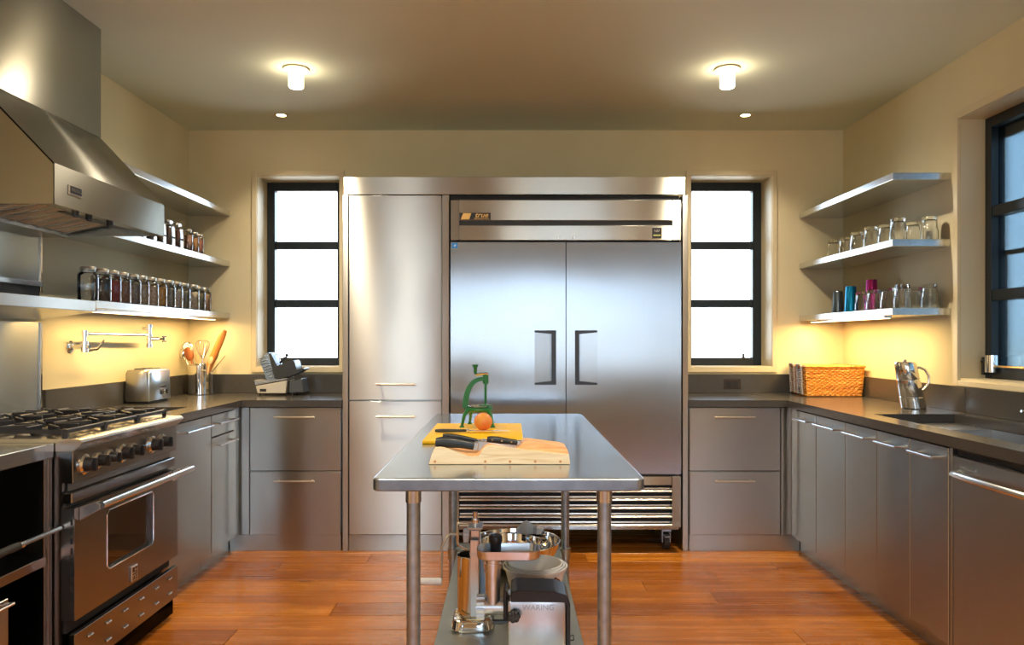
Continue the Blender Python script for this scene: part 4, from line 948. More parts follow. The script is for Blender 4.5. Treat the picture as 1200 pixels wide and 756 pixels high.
b = B(); b.box(FX-0.017, SY-0.045, Z0+0.284, FX+0.019, SY+0.045, Z0+0.362, 0.004); b.box(FX-0.026, SY-0.050, Z0+0.362, FX+0.028, SY+0.050, Z0+0.369, 0.002); gb = part('gearbox', b, 'satin', st)
b = B(); b.cyl((FX, SY, Z0+0.369), (FX, SY, Z0+0.405), 0.008, n=14); b.cyl((FX, SY, Z0+0.378), (FX, SY, Z0+0.390), 0.016, n=14); b.cyl((FX, SY, Z0+0.405), (FX, SY, Z0+0.417), 0.0105, n=12); part('rack_screw', b, 'chrome', gb)
b = B(); b.lathe([(0,0),(0.020,0),(0.022,0.006),(0.020,0.022),(0,0.022)], (FX-0.044, SY, Z0+0.330), 20, 'X')
for i in range(12): a = 2*PI*i/12; b.box(FX-0.043, SY+0.023*math.cos(a)-0.003, Z0+0.330+0.023*math.sin(a)-0.003, FX-0.024, SY+0.023*math.cos(a)+0.003, Z0+0.330+0.023*math.sin(a)+0.003)
part('gear', b, 'white', gb)
b = B(); b.tube([(FX-0.010, SY-0.03, Z0+0.384), (FX-0.058, SY-0.03, Z0+0.384), (FX-0.063, SY-0.03, Z0+0.378), (FX-0.063, SY-0.03, Z0+0.312), (FX-0.058, SY-0.03, Z0+0.302), (FX-0.012, SY-0.03, Z0+0.278)], 0.0045, 8); part('wire_guard', b, 'satin', gb)
b = B(); b.tube([(FX-0.02, SY, Z0+0.335), (FX-0.092, SY, Z0+0.335), (FX-0.104, SY, Z0+0.326), (FX-0.124, SY, Z0+0.286), (FX-0.126, SY, Z0+0.165)], 0.0045, 8); cr_ = part('crank', b, 'satin', st)
b = B(); b.cyl((FX-0.124, SY, Z0+0.158), (FX-0.205, SY, Z0+0.158), 0.014, 0.013, n=16); part('crank_grip', b, 'white', cr_, 'white crank grip')
b = B(); b.cyl((SX, SY, Z0+0.20), (SX, SY, Z0+0.22), 0.053, n=24); b.cyl((SX, SY, Z0+0.22), (SX, SY, Z0+0.275), 0.007, n=10); part('piston', b, 'rubber', st)
b = B(); b.tube([(SX-0.06, SY-0.04, Z0+0.062), (SX-0.02, SY-0.082, Z0+0.047), (SX+0.03, SY-0.085, Z0+0.046), (SX+0.072, SY-0.05, Z0+0.056)], 0.003, 8); part('bail_wire', b, 'brass', st)

# electric meat grinder
GY = 2.44
mg = thing('meat_grinder', 'electric meat grinder, boxy steel body with black top and feed tray', 'meat grinder', (0.10, GY+0.06, Z0))
bx0, bx1 = -0.006, 0.200; zb = Z0+0.008; zt = Z0+0.200
b = B(); b.box(bx0, GY, zb, bx1-0.012, GY+0.125, zt, 0.010, 2); part('body', b, mat('grinder_steel', (0.66,0.66,0.70,1), 0.30, 1.0, var=0.06, vscale=12), mg)
b = B(); b.prism([(bx0+0.010, zt-0.006), (bx0+0.012, zt+0.026), (bx0+0.03, zt+0.034), (bx1-0.05, zt+0.030), (bx1-0.012, zt+0.018), (bx1, zt-0.012), (bx1, zb), (bx1-0.011, zb), (bx1-0.011, zt-0.012), (bx1-0.018, zt-0.004)], 'Y', GY-0.004, GY+0.130, 0.002); part('top_cover', b, 'black', mg, 'black glossy cover wrapping top and right side', smooth=32)
b = B(); b.tube([(bx1+0.001, GY+0.02, Z0+0.075), (bx1+0.012, GY+0.02, Z0+0.078), (bx1+0.013, GY+0.02, Z0+0.062), (bx1+0.001, GY+0.02, Z0+0.060)], 0.0022, 8); part('side_loop', b, 'black', mg)
text_part('raised_lettering', 'WARING', 0.026, 'galv', mg, (0.095, GY-0.0004, zt-0.024), ROT_Y, ext=0.0008)
hz = Z0+0.158
b = B(); b.cyl((bx0-0.004, GY+0.06, hz), (bx0-0.078, GY+0.06, hz), 0.026, n=24); gh = part('grinder_head', b, 'cast_alu', mg)
b = B(); b.cyl((bx0-0.076, GY+0.06, hz), (bx0-0.106, GY+0.06, hz), 0.036, 0.034, n=12)
for i in range(10): a = 2*PI*i/10; b.cyl((bx0-0.078, GY+0.06+0.035*math.cos(a), hz+0.035*math.sin(a)), (bx0-0.104, GY+0.06+0.034*math.cos(a), hz+0.034*math.sin(a)), 0.008, n=8)
part('ring_nut', b, 'cast_alu', gh)
b = B(); b.cyl((bx0-0.050, GY+0.06, hz+0.014), (bx0-0.050, GY+0.06, hz+0.178), 0.0245, 0.026, n=24); b.cyl((bx0-0.050, GY+0.06, hz+0.13), (bx0-0.050, GY+0.06, hz+0.148), 0.029, n=24); part('feed_tube', b, 'cast_alu', gh)
# feed tray (open, rounded)
tx0, tx1, ty0, ty1, tz = -0.107, 0.100, GY-0.02, GY+0.090, hz+0.176
b = B(); b.rings([rrect(tx0+0.006, ty0+0.006, tx1-0.006, ty1-0.006, 0.035, tz), rrect(tx0, ty0, tx1, ty1, 0.040, tz+0.004), rrect(tx0-0.002, ty0-0.002, tx1+0.002, ty1+0.002, 0.042, tz+0.030), rrect(tx0+0.002, ty0+0.002, tx1-0.002, ty1-0.002, 0.038, tz+0.030), rrect(tx0+0.006, ty0+0.006, tx1-0.006, ty1-0.006, 0.035, tz+0.006)])
tr_ = part('feed_tray', b, 'cast_alu', mg, smooth=50)
b = B(); b.lathe([(0,0),(0.018,0),(0.018,0.032),(0.0225,0.046),(0.0225,0.060),(0.019,0.066),(0,0.066)], (-0.046, GY+0.035, tz+0.0065), 20); part('pusher', b, 'black', tr_)
kz = Z0+0.156
b = B(); b.cyl((bx0+0.020, GY-0.004, kz), (bx0+0.020, GY-0.03, kz), 0.016, n=16)
for i in range(7): a = 2*PI*i/7; b.ball((bx0+0.020+0.013*math.cos(a), GY-0.022, kz+0.013*math.sin(a)), 0.010, 10)
part('lock_knob', b, 'black', mg)
b = B(); b.box(bx0-0.014, GY+0.02, Z0+0.12, bx0-0.001, GY+0.10, Z0+0.225, 0.004); b.cyl((bx0-0.05, GY+0.02, Z0+0.122), (bx0+0.0, GY+0.02, Z0+0.122), 0.008, n=10); part('coupling', b, 'black', mg)
for fx_, fy_ in ((0.01, GY+0.02), (0.17, GY+0.02), (0.01, GY+0.105), (0.17, GY+0.105)):
    b = B(); b.cyl((fx_, fy_, Z0), (fx_, fy_, zb+0.001), 0.01, n=12); part('foot', b, 'rubber', mg)

# bowls
def bowl(nm, label, cat, x, y, z, R, rb, h, m, grp=None, wall=0.0022):
    pr = [(0,0),(rb,0)]; n = 10
    for i in range(1, n+1): t = i/n; pr.append((rb+(R-rb)*math.sin(t*PI/2)**0.85, h*(1-math.cos(t*PI/2))**0.75 if False else h*t**1.35))
    pr += [(R+0.006, h), (R+0.008, h+0.003), (R+0.005, h+0.005), (R, h+0.004)]
    for i in range(n-1, 0, -1): t = i/n; pr.append((rb+(R-rb)*math.sin(t*PI/2)**0.85-wall, h*t**1.35+wall))
    pr += [(rb*0.9, wall), (0, wall)]
    b = B(); b.lathe(pr, (x,y,z), 48); o = part(nm, b, m, loc=(x,y,z), smooth=40); tag(o, label, cat, grp); return o
def flare(nm, label, cat, x, y, z, R, rb, h, m, grp, wall=0.003):
    pr = [(0,0),(rb,0),(R-0.004,h-0.012),(R+0.004,h-0.010),(R+0.006,h),(R,h+0.001),(R-0.006,h-0.010),(rb-0.002,wall),(0,wall)]
    b = B(); b.lathe(pr, (x,y,z), 48); o = part(nm, b, m, loc=(x,y,z), smooth=40); tag(o, label, cat, grp); return o
bowl('mixing_bowl', 'widest polished steel mixing bowl at the back of the undershelf', 'bowl', 0.030, 3.46, Z0, 0.200, 0.090, 0.122, 'chrome', 'nested steel bowls')
bowl('mixing_bowl', 'smaller steel bowl nested inside the widest steel bowl', 'bowl', 0.01, 3.46, Z0+0.012, 0.140, 0.060, 0.100, 'chrome', 'nested steel bowls')
b = B(); random.seed(3)
pts = []
for i in range(9):
    a = i/8; pts.append((0.035+0.13*a, 0, 3.62+0.008*math.sin(i*1.7)))
up = [0.0, 0.012, 0.030, 0.040, 0.022, 0.014, 0.012, 0.006, 0.0]
r1 = [(p[0], p[2], Z0+0.125) for p in pts]; 
b.rings([[(p[0], p[2]-0.004, Z0+0.110) for p in pts]+[(p[0], p[2]+0.004, Z0+0.110) for p in reversed(pts)],
         [(p[0], p[2]-0.010+0.006*math.sin(i*3), Z0+0.135+up[i]*0.6) for i, p in enumerate(pts)]+[(p[0], p[2]+0.010, Z0+0.135+up[i]*0.6) for i, p in reversed(list(enumerate(pts)))],
         [(p[0], p[2]-0.002, Z0+0.138+up[i]) for i, p in enumerate(pts)]+[(p[0], p[2]+0.003, Z0+0.138+up[i]) for i, p in reversed(list(enumerate(pts)))]])
o = part('crumpled_paper', b, 'paper', loc=(0.09, 3.62, Z0+0.11)); tag(o, 'crumpled white paper sticking up from the widest steel bowl', 'paper')
for i, (R, dz, lab) in enumerate(((0.128, 0.0, 'outermost white plastic bowl behind the meat grinder'), (0.118, 0.004, 'middle white plastic bowl of the nested stack'), (0.108, 0.008, 'innermost white plastic bowl of the nested stack'))):
    flare('plastic_bowl', lab, 'bowl', 0.105, 3.06, Z0+dz*1.2, R, R*0.74, 0.130, 'white', 'nested white bowls')
b = B()
for sg in (-1, 1): b.tube([(0.115+sg*0.085, 2.975, Z0+0.092), (0.115+sg*0.07, 2.955, Z0+0.108), (0.115+sg*0.052, 2.944, Z0+0.092), (0.115+sg*0.062, 2.950, Z0+0.076)], 0.0042, 8)
b.tube([(0.115-0.08, 2.962, Z0+0.090), (0.115-0.03, 2.934, Z0+0.112), (0.115+0.02, 2.932, Z0+0.114), (0.115+0.08, 2.962, Z0+0.088)], 0.0018, 6)
o = part('wire_clip', b, 'grip_bronze', loc=(0.115, 2.95, Z0+0.07)); tag(o, 'bronze wire bail hanging on the front of the white bowls', 'wire')

# ================================================================= LEFT WORKTOP THINGS
# toaster
tx0, tx1, ty0, ty1 = -2.178, -2.046, 4.20, 4.47; z0 = CT+0.001
to = thing('toaster', 'two-slice toaster, dark sides and brushed steel front, on left worktop', 'toaster', ((tx0+tx1)/2, (ty0+ty1)/2, z0))
b = B(); prof = [(tx0+0.004, z0+0.012), (tx0, z0+0.03), (tx0+0.006, z0+0.175), (tx0+0.016, z0+0.192), (tx1-0.020, z0+0.195), (tx1-0.006, z0+0.180), (tx1, z0+0.03), (tx1-0.003, z0+0.012)]
b.prism(prof, 'Y', ty0, ty1, 0.004); part('shell', b, mat('toaster_dark_steel', (0.34,0.33,0.31,1), 0.33, 1.0), to, smooth=50)
b = B(); b.prism([(ty0+0.004, z0+0.014), (ty0+0.010, z0+0.178), (ty0+0.030, z0+0.192), (ty1-0.030, z0+0.192), (ty1-0.010, z0+0.178), (ty1-0.004, z0+0.014)], 'X', tx1-0.012, tx1+0.008, 0.004); fp = part('front_panel', b, mat('toaster_blue_lit_steel', (0.62,0.70,0.78,1), 0.30, 1.0), to, smooth=50)  # blue light on the front panel is put into its steel colour
b = B(); b.box(tx0+0.030, ty0+0.05, z0+0.190, tx0+0.052, ty1-0.05, z0+0.198); b.box(tx1-0.055, ty0+0.05, z0+0.190, tx1-0.033, ty1-0.05, z0+0.198); part('slots', b, 'void', to)
b = B(); b.box(tx1+0.008, 4.335, z0+0.045, tx1+0.011, 4.425, z0+0.075, 0.002); part('control_strip', b, 'black', fp)
for yy in (4.350, 4.372, 4.394): b = B(); b.cyl((tx1+0.007, yy, z0+0.092), (tx1+0.012, yy, z0+0.092), 0.005, n=10); part('button', b, 'black', fp)
b = B(); b.cyl((tx1+0.009, 4.375, z0+0.060), (tx1+0.024, 4.375, z0+0.060), 0.013, n=16); part('dial', b, 'chrome', fp)
b = B(); b.box(tx0+0.006, ty0+0.008, z0, tx1-0.004, ty1-0.008, z0+0.013, 0.003); part('base', b, 'black', to)
b = B(); b.tube([(tx0+0.01, ty0+0.05, z0+0.06), (tx0-0.010, ty0+0.06, z0+0.05), (tx0-0.008, ty0+0.10, z0+0.012)], 0.003, 8); part('power_cord', b, 'rubber', to)

# utensil crock
cxx, cyy, R = -2.062, 4.955, 0.077
cr_ = thing('utensil_crock', 'tall polished steel crock holding kitchen utensils in the left corner', 'crock', (cxx, cyy, CT))
b = B(); b.lathe([(0,0.001),(R-0.004,0.001),(R,0.005),(R,0.196),(R+0.003,0.200),(R,0.204),(R-0.004,0.200),(R-0.004,0.006),(0,0.006)], (cxx,cyy,CT), 40); part('pot', b, 'chrome', cr_)
b = B(); b.tube([(cxx+R*math.cos(-1.1)*1.0, cyy+R*math.sin(-1.1), CT+0.165), (cxx+(R+0.02)*math.cos(-0.9), cyy+(R+0.02)*math.sin(-0.9), CT+0.16), (cxx+R*math.cos(-0.7), cyy+R*math.sin(-0.7), CT+0.165)], 0.004, 8); part('side_handle', b, 'chrome', cr_)
def at_crock(nm, label, cat, top, base_off=(0,0), builder=None):
    """utensil standing in the crock: builder draws it along +z from the foot, then it leans towards `top`"""
    foot = Vector((cxx+base_off[0], cyy+base_off[1], CT+0.012)); d = Vector(top)-foot; L = d.length
    o = thing(nm, label, cat, (0,0,0), 'utensils in the steel crock'); builder(o, L)
    z = d.normalized(); y = (Vector((0,1,0))-z*z.y).normalized(); x = y.cross(z)      # flat faces turned to the room
    o.location = foot; o.rotation_euler = Matrix((x, y, z)).transposed().to_euler(); return o
def spoon_b(m, w=0.030, l=0.07, fl=0.35, solid=True):
    def f(o, L):
        b = B(); b.tube([(0,0,0), (0,0,L-l)], [0.005, 0.006], 8); part('spoon_handle', b, m, o)
        b = B(); b.ball((0,0,L-l/2), w, 16, 1.0, fl, l/2/w); part('spoon_head', b, m, o)
    return f
def yc(px, dy): return X_(px, cyy+dy)
at_crock('wooden_spoon', 'broad reddish wooden spoon leaning left in the crock', 'spoon', (yc(218.5,-0.03), cyy-0.03, Z_(407,4.92)), (0.02,-0.01), spoon_b('spoon_wood', 0.032, 0.095))
def ladle_b(o, L):
    b = B(); b.tube([(0,0,0), (0,0,L-0.04)], 0.004, 8); part('ladle_handle', b, 'satin', o)
    b = B(); b.lathe([(0,-0.028),(0.02,-0.022),(0.034,-0.008),(0.038,0.010),(0.036,0.010),(0.031,-0.008),(0.018,-0.019),(0,-0.024)], (0,0.012,L-0.03), 20, 'Y'); part('ladle_cup', b, 'chrome', o)
at_crock('ladle', 'steel ladle, leftmost utensil of the crock', 'ladle', (yc(210.5,0.02), cyy+0.02, Z_(410,4.98)), (0.03,0.0), ladle_b)
def slot_b(o, L):
    b = B(); b.tube([(0,0,0), (0,0,L-0.085)], 0.004, 8); part('spoon_handle', b, 'satin', o)
    b = B(); pts = [(0.034*math.cos(2*PI*i/24), 0, L-0.05+0.045*math.sin(2*PI*i/24)) for i in range(24)]; b.tube(pts, 0.004, 6, closed=True)
    for i in range(-2, 3): zz = 0.04*math.sqrt(1-(i*0.011/0.034)**2); b.cyl((i*0.011, 0, L-0.05-zz), (i*0.011, 0, L-0.05+zz), 0.0025, n=6)
    part('slotted_head', b, 'satin', o)
at_crock('slotted_spoon', 'steel slotted spoon behind the broad wooden spoon', 'spoon', (yc(217,0.04), cyy+0.04, Z_(400.5,5.0)), (0.02,0.03), slot_b)
def whisk_b(o, L):
    b = B(); b.tube([(0,0,0), (0,0,L-0.13)], 0.006, 10); part('whisk_handle', b, 'satin', o)
    b = B()
    for k in range(6):
        a = PI*k/6; ca, sa = math.cos(a), math.sin(a); pts = []
        for i in range(15):
            t = -1+2*i/14; th = t*PI*0.93; r = 0.036*math.sin(abs(th)*0.5+0.0) if False else 0
            u = math.sin(t*PI*0.5)
            zz = L-0.003-0.128*(abs(t)**2.2); rr_ = 0.044*math.sin(PI*min(1, abs(t)**0.9))**0.7*(1 if t > 0 else -1) if abs(t) > 0.001 else 0
            pts.append((rr_*ca, rr_*sa, zz))
        b.tube(pts, 0.0017, 5)
    part('whisk_wires', b, 'light_steel' if 'light_steel' in M else 'satin', o)
at_crock('whisk', 'balloon wire whisk standing upright in the crock', 'whisk', (yc(237.5,0), cyy, Z_(398.5,4.955)), (0.01,0.0), whisk_b)
def pin_b(o, L):
    b = B(); b.tube([(0,0,0), (0,0,0.05), (0,0,0.09), (0,0,L-0.06), (0,0,L-0.02), (0,0,L)], [0.014,0.017,0.023,0.0235,0.019,0.015], 18); part('pin_body', b, 'pin_wood', o, smooth=60)
at_crock('rolling_pin', 'tapered orange wood rolling pin leaning right in the crock', 'rolling pin', (yc(263.5,-0.02), cyy-0.02, Z_(387,4.935)), (-0.01,-0.02), pin_b)
at_crock('wooden_spoon', 'small pale wooden spoon just above the crock rim', 'spoon', (yc(247.5,-0.05), cyy-0.045, Z_(418,4.91)), (0.03,-0.03), spoon_b('light_wood', 0.017, 0.055))
at_crock('wooden_spoon', 'dark wooden spoon behind the rolling pin', 'spoon', (yc(255,0.03), cyy+0.03, Z_(409,4.985)), (0.0,0.04), spoon_b('spoon_wood', 0.019, 0.09))
at_crock('wooden_spoon', 'light wooden spatula between wooden spoon and whisk', 'spatula', (yc(230,-0.01), cyy-0.005, Z_(413,4.95)), (0.02,0.0), spoon_b('light_wood', 0.020, 0.07, 0.25))
def rod_b(o, L):
    b = B(); b.tube([(0,0,0), (0,0,L)], 0.0025, 8); part('rod', b, 'satin', o)
at_crock('skewer', 'thin steel skewer poking out to the right of the crock', 'skewer', (yc(264,0), cyy, Z_(417,4.955)), (-0.04,0.0), rod_b)

# pot filler on the left wall
pf = thing('pot_filler', 'chrome folding pot filler tap on the left wall', 'tap', (XL, 3.73, 1.244))
zf = 1.244; b = B(); b.lathe([(0,0.001),(0.030,0.001),(0.030,0.006),(0.018,0.014),(0.010,0.016),(0.010,0.060),(0,0.060)], (XL, 3.73, zf), 24, 'X'); part('wall_flange', b, 'chrome', pf)
b = B(); b.cyl((XL+0.075, 3.73, zf-0.028), (XL+0.075, 3.73, zf+0.028), 0.017, n=18); b.cyl((XL+0.075, 3.73, zf+0.02), (XL+0.075, 3.73, zf+0.062), 0.010, n=16); b.cyl((XL+0.075, 3.73, zf+0.052), (XL+0.075, 3.73, zf+0.082), 0.014, n=16); b.cyl((XL+0.05, 3.73, zf), (XL+0.10, 3.73, zf), 0.011, n=14); part('valve_body', b, 'chrome', pf)
b = B(); b.tube([(XL+0.078, 3.74, zf-0.022), (XL+0.10, 3.80, zf-0.014), (XL+0.11, 3.845, zf+0.034)], [0.007,0.006,0.0045], 10); part('lever', b, 'chrome', pf)
b = B(); b.cyl((XL+0.075, 3.74, zf+0.066), (XL+0.079, 4.38, zf+0.063), 0.0085, n=14); part('swing_arm', b, 'chrome', pf)
b = B(); b.cyl((XL+0.079, 4.39, zf-0.012), (XL+0.079, 4.39, zf+0.125), 0.013, n=16)
for zz in (zf+0.115, zf+0.062, zf+0.0, zf+0.036): b.cyl((XL+0.079, 4.39, zz-0.008), (XL+0.079, 4.39, zz+0.008), 0.018, n=16)
b.cyl((XL+0.079, 4.39, zf+0.04), (XL+0.130, 4.41, zf+0.04), 0.012, n=14); b.cyl((XL+0.06, 4.39, zf+0.1), (XL+0.04, 4.39, zf+0.1), 0.010, n=12); part('joint', b, 'chrome', pf)
b = B(); b.cyl((XL+0.130, 4.41, zf+0.04), (XL+0.15, 4.42, zf+0.04), 0.007, n=10); b.box(XL+0.150, 4.395, zf+0.022, XL+0.158, 4.445, zf+0.03, 0.002); b.box(XL+0.150, 4.395, zf+0.05, XL+0.158, 4.445, zf+0.058, 0.002); b.box(XL+0.148, 4.412, zf+0.024, XL+0.155, 4.428, zf+0.056, 0.002); part('cross_handle', b, 'black', pf)

# meat slicer
ms = thing('meat_slicer', 'compact electric meat slicer in front of the left back window', 'meat slicer', (-1.55, 4.92, CT))
yA, yB = 4.835, 5.00
def sx_(px): return X_(px, yA)
def sz_(py): return Z_(py, yA)
b = B(); b.prism([(sx_(301.5), sz_(461)), (sx_(299.5), sz_(452.5)), (sx_(336.5), sz_(446)), (sx_(335), sz_(461))], 'Y', yA, yB, 0.003); part('base', b, mat('slicer_cream_metal', (0.72,0.68,0.58,1), 0.35, 0.7), ms)
b = B(); b.prism([(sx_(297), sz_(445.5)), (sx_(299), sz_(451.5)), (sx_(336), sz_(444.5)), (sx_(336), sz_(443)), (sx_(310), sz_(447))], 'Y', yA+0.002, yB, 0.001); part('base_lip', b, 'satin', ms)
b = B(); b.box(sx_(304.5), yA-0.003, sz_(459), sx_(312), yA+0.002, sz_(455.8), 0.001); sw = part('switch', b, 'black', ms)
b = B(); b.prism([(sx_(337.5), sz_(461)), (sx_(338), sz_(447)), (sx_(352), sz_(444)), (sx_(355), sz_(460))], 'Y', yA+0.02, yB, 0.003); part('side_housing', b, mat('slicer_dark', (0.10,0.11,0.12,1), 0.35, 0.6), ms)
for fx_ in (303, 334, 341): 
    b = B(); b.cyl((sx_(fx_), yA+0.03, CT+0.001), (sx_(fx_), yA+0.03, sz_(460)), 0.007, n=10); b.cyl((sx_(fx_), yB-0.03, CT+0.001), (sx_(fx_), yB-0.03, sz_(460)), 0.007, n=10); part('foot', b, 'rubber', ms)
# blade guard: tilted ribbed ring / plate
b = B(); cxs, czs = sx_(314), sz_(431); dirx = Vector((sx_(319)-sx_(306), 0, sz_(447)-sz_(417))).normalized(); 
b.rings([[(sx_(302.5), yA+0.03, sz_(423)), (sx_(308), yA+0.03, sz_(415.5)), (sx_(313), yA+0.03, sz_(413.5)), (sx_(325), yA+0.03, sz_(444)), (sx_(315), yA+0.03, sz_(448)), (sx_(310), yA+0.03, sz_(444))],
         [(sx_(302.5), yB-0.03, sz_(423)), (sx_(308), yB-0.03, sz_(415.5)), (sx_(313), yB-0.03, sz_(413.5)), (sx_(325), yB-0.03, sz_(444)), (sx_(315), yB-0.03, sz_(448)), (sx_(310), yB-0.03, sz_(444))]]); bg = part('motor_housing', b, mat('slicer_blue_chrome', (0.50,0.60,0.70,1), 0.22, 1.0), ms, smooth=50)
for i in range(8):
    t = i/7; xa = sx_(303+11*t); za = sz_(421+22*t); b = B(); b.cyl((xa-0.004, yA+0.024, za), (xa+0.040, yA+0.024, za+0.014), 0.0035, n=8); part('cooling_rib', b, 'chrome', bg)
b = B(); b.prism([(sx_(313.5), sz_(413.5)), (sx_(317), sz_(414.5)), (sx_(324), sz_(429)), (sx_(342.5), sz_(422.5)), (sx_(344.5), sz_(424)), (sx_(347), sz_(434)), (sx_(355), sz_(431.5)), (sx_(356), sz_(433)), (sx_(346), sz_(438.5)), (sx_(326), sz_(445.5)), (sx_(321), sz_(444))], 'Y', yA+0.010, yB-0.02, 0.002); part('carriage', b, mat('slicer_carriage', (0.045,0.050,0.055,1), 0.28, 0.3), ms)
b = B(); b.tube([(sx_(324.5), yA+0.06, sz_(426)), (sx_(330), yA+0.06, sz_(420)), (sx_(333), yA+0.06, sz_(418.5))], [0.007,0.008,0.006], 10); b.ball((sx_(333), yA+0.06, sz_(416.5)), 0.011, 12); part('push_knob', b, 'black', ms)
b = B(); b.tube([(cxs+0.030+0.075*math.cos(2*PI*i/28)*0.35, (yA+yB)/2, czs+0.085*math.sin(2*PI*i/28)) for i in range(28)], 0.003, 6, closed=True); part('blade_rim', b, 'chrome', ms)

# ================================================================= JARS
def jar_proto(w, h, lid, lid_m, content_m, fill, label, square=False):
    o = thing('storage_jar', label, 'jar', (0,0,0))
    r = w/2; n = 4 if square else 24
    nb = 24
    def P(prof):
        b = B()
        if not square: b.lathe(prof, (0,0,0), 24)
        else:
            rings = []
            for rr_, hh in prof:
                if rr_ < 1e-6: rings.append(None); continue
                q = rr_; rings.append((q, hh))
            out = []
            for it in rings:
                if it is None: continue
                q, hh = it; out.append(rrect(-q, -q, q, q, min(0.3*q, 0.012), hh, 3))
            b.rings(out)
        return b
    g = [(0,0.0005),(r*0.92,0.0005),(r,0.008),(r,h*0.74),(r*0.92,h*0.80),(r*0.66,h*0.86),(r*0.66,h*0.93)]
    gi = [(r*0.60,h*0.93),(r*0.60,h*0.865),(r*0.86,h*0.79),(r*0.93,h*0.735),(r*0.93,0.010),(r*0.86,0.006),(0,0.006)]
    part('jar_glass', P(g), 'jar_glass', o, smooth=40)
    if content_m:
        part('contents', P([(0,0.0068),(r*0.84,0.0068),(r*0.915,0.0105),(r*0.915,h*0.73*fill),(r*0.86,h*0.74*fill+0.001),(0,h*0.74*fill+0.002)]), content_m, o, smooth=40)
    lr = r*0.74
    part('lid', P([(0,h*0.905),(lr,h*0.905),(lr,h*0.985),(lr*0.96,h),(0,h)]), lid_m, o, smooth=40)
    return o
def cm(name, c): c = tuple(min(0.8, 1.9*x+0.015) for x in c[:3])+(1,); return mat('jar_'+name, c, 0.7, var=0.35, vscale=90, bump=0.5, bscale=120)
cont = [None, cm('black_beans', (0.012,0.010,0.012,1)), cm('red_beans', (0.16,0.010,0.012,1)), cm('brown_spice', (0.13,0.055,0.025,1)), cm('grey_seed', (0.12,0.10,0.09,1)), cm('pale_grain', (0.24,0.19,0.13,1)),
        cm('light_grain', (0.34,0.26,0.19,1)), cm('ochre_spice', (0.32,0.17,0.03,1)), cm('grey_green', (0.13,0.13,0.11,1)), cm('pale_powder', (0.30,0.27,0.23,1)), cm('dull_herb', (0.10,0.095,0.07,1)), cm('beige_rice', (0.36,0.30,0.20,1)), cm('olive_herb', (0.12,0.10,0.05,1)), cm('tan_spice', (0.34,0.19,0.09,1))]
desc = ['empty clear glass jar, nearest in the row on the bottom left shelf', 'glass jar of black contents, second in the bottom left row', 'glass jar of dark red contents on the bottom left shelf', 'glass jar of brown contents just behind the dark red jar',
        'glass jar of dark grey seeds, fifth in the bottom left row', 'glass jar of pale tan grain, sixth in the bottom left row', 'glass jar of light beige grain, seventh in the bottom left row', 'glass jar of ochre yellow spice on the bottom left shelf',
        'glass jar of grey contents just beyond the ochre jar', 'glass jar of pale powder, tenth in the bottom left row', 'glass jar of dull dark herbs, fourth from the far end of the bottom left row', 'glass jar of beige rice, third from the far end of the row', 'glass jar of olive herbs, second from the far end of the row', 'glass jar of tan spice, last at the far end of the row']
jy = [3.485,3.592,3.689,3.788,3.886,3.983,4.090,4.182,4.286,4.387,4.50,4.625,4.722,4.815]
M['jar_lid'] = mat('zinc_jar_lid', (0.40,0.37,0.30,1), 0.35, 1.0)
random.seed(11)
for i in range(14):
    w = 0.092; o = jar_proto(w, 0.158 if i < 12 else 0.152, 0, 'jar_lid', cont[i], 0.93 if i else 0, desc[i])
    o.location = (-1.978+random.uniform(-0.003,0.003), jy[i], 1.463 if i else 1.4635); o['group'] = 'jars on the bottom left shelf'
    o.rotation_euler = (0,0,random.uniform(0,1))
sp = [(3.90,'dark_pepper',(0.02,0.015,0.012,1),'flat-lidded square spice jar mostly hidden by the hood, nearest one'), (4.02,'black_tea',(0.03,0.02,0.015,1),'flat-lidded square spice jar second from the hood edge'),
      (4.135,'clove',(0.035,0.015,0.01,1),'square spice jar of dark spice just at the hood corner'), (4.25,'dark_cocoa',(0.05,0.022,0.015,1),'square spice jar, second clear of the hood on the middle left shelf'), (4.365,'chili',(0.07,0.02,0.012,1),'square spice jar, last of the flat-lidded ones on the middle left shelf')]
for y, nm, c, lab in sp:
    o = jar_proto(0.088, 0.150, 0, 'satin', cm(nm, c), 0.95, lab, True); o.location = (-1.982, y+0.03, 1.818); o['group'] = 'jars on the middle left shelf'
for y, nm, c, lab, h in ((4.535,'cinnamon',(0.20,0.10,0.06,1),'small round spice jar next to the square ones on the middle left shelf', 0.135), (4.625,'curry',(0.24,0.11,0.03,1),'small round jar of orange-brown spice on the middle left shelf', 0.130), (4.695,'paprika',(0.22,0.07,0.03,1),'farthest small round spice jar on the middle left shelf', 0.128)):
    o = jar_proto(0.062, h, 0, mat('cream_lid', (0.55,0.48,0.36,1), 0.4) and 'jar_lid', cm(nm, c), 0.95, lab); o.location = (-1.966, y, 1.818); o['group'] = 'jars on the middle left shelf'

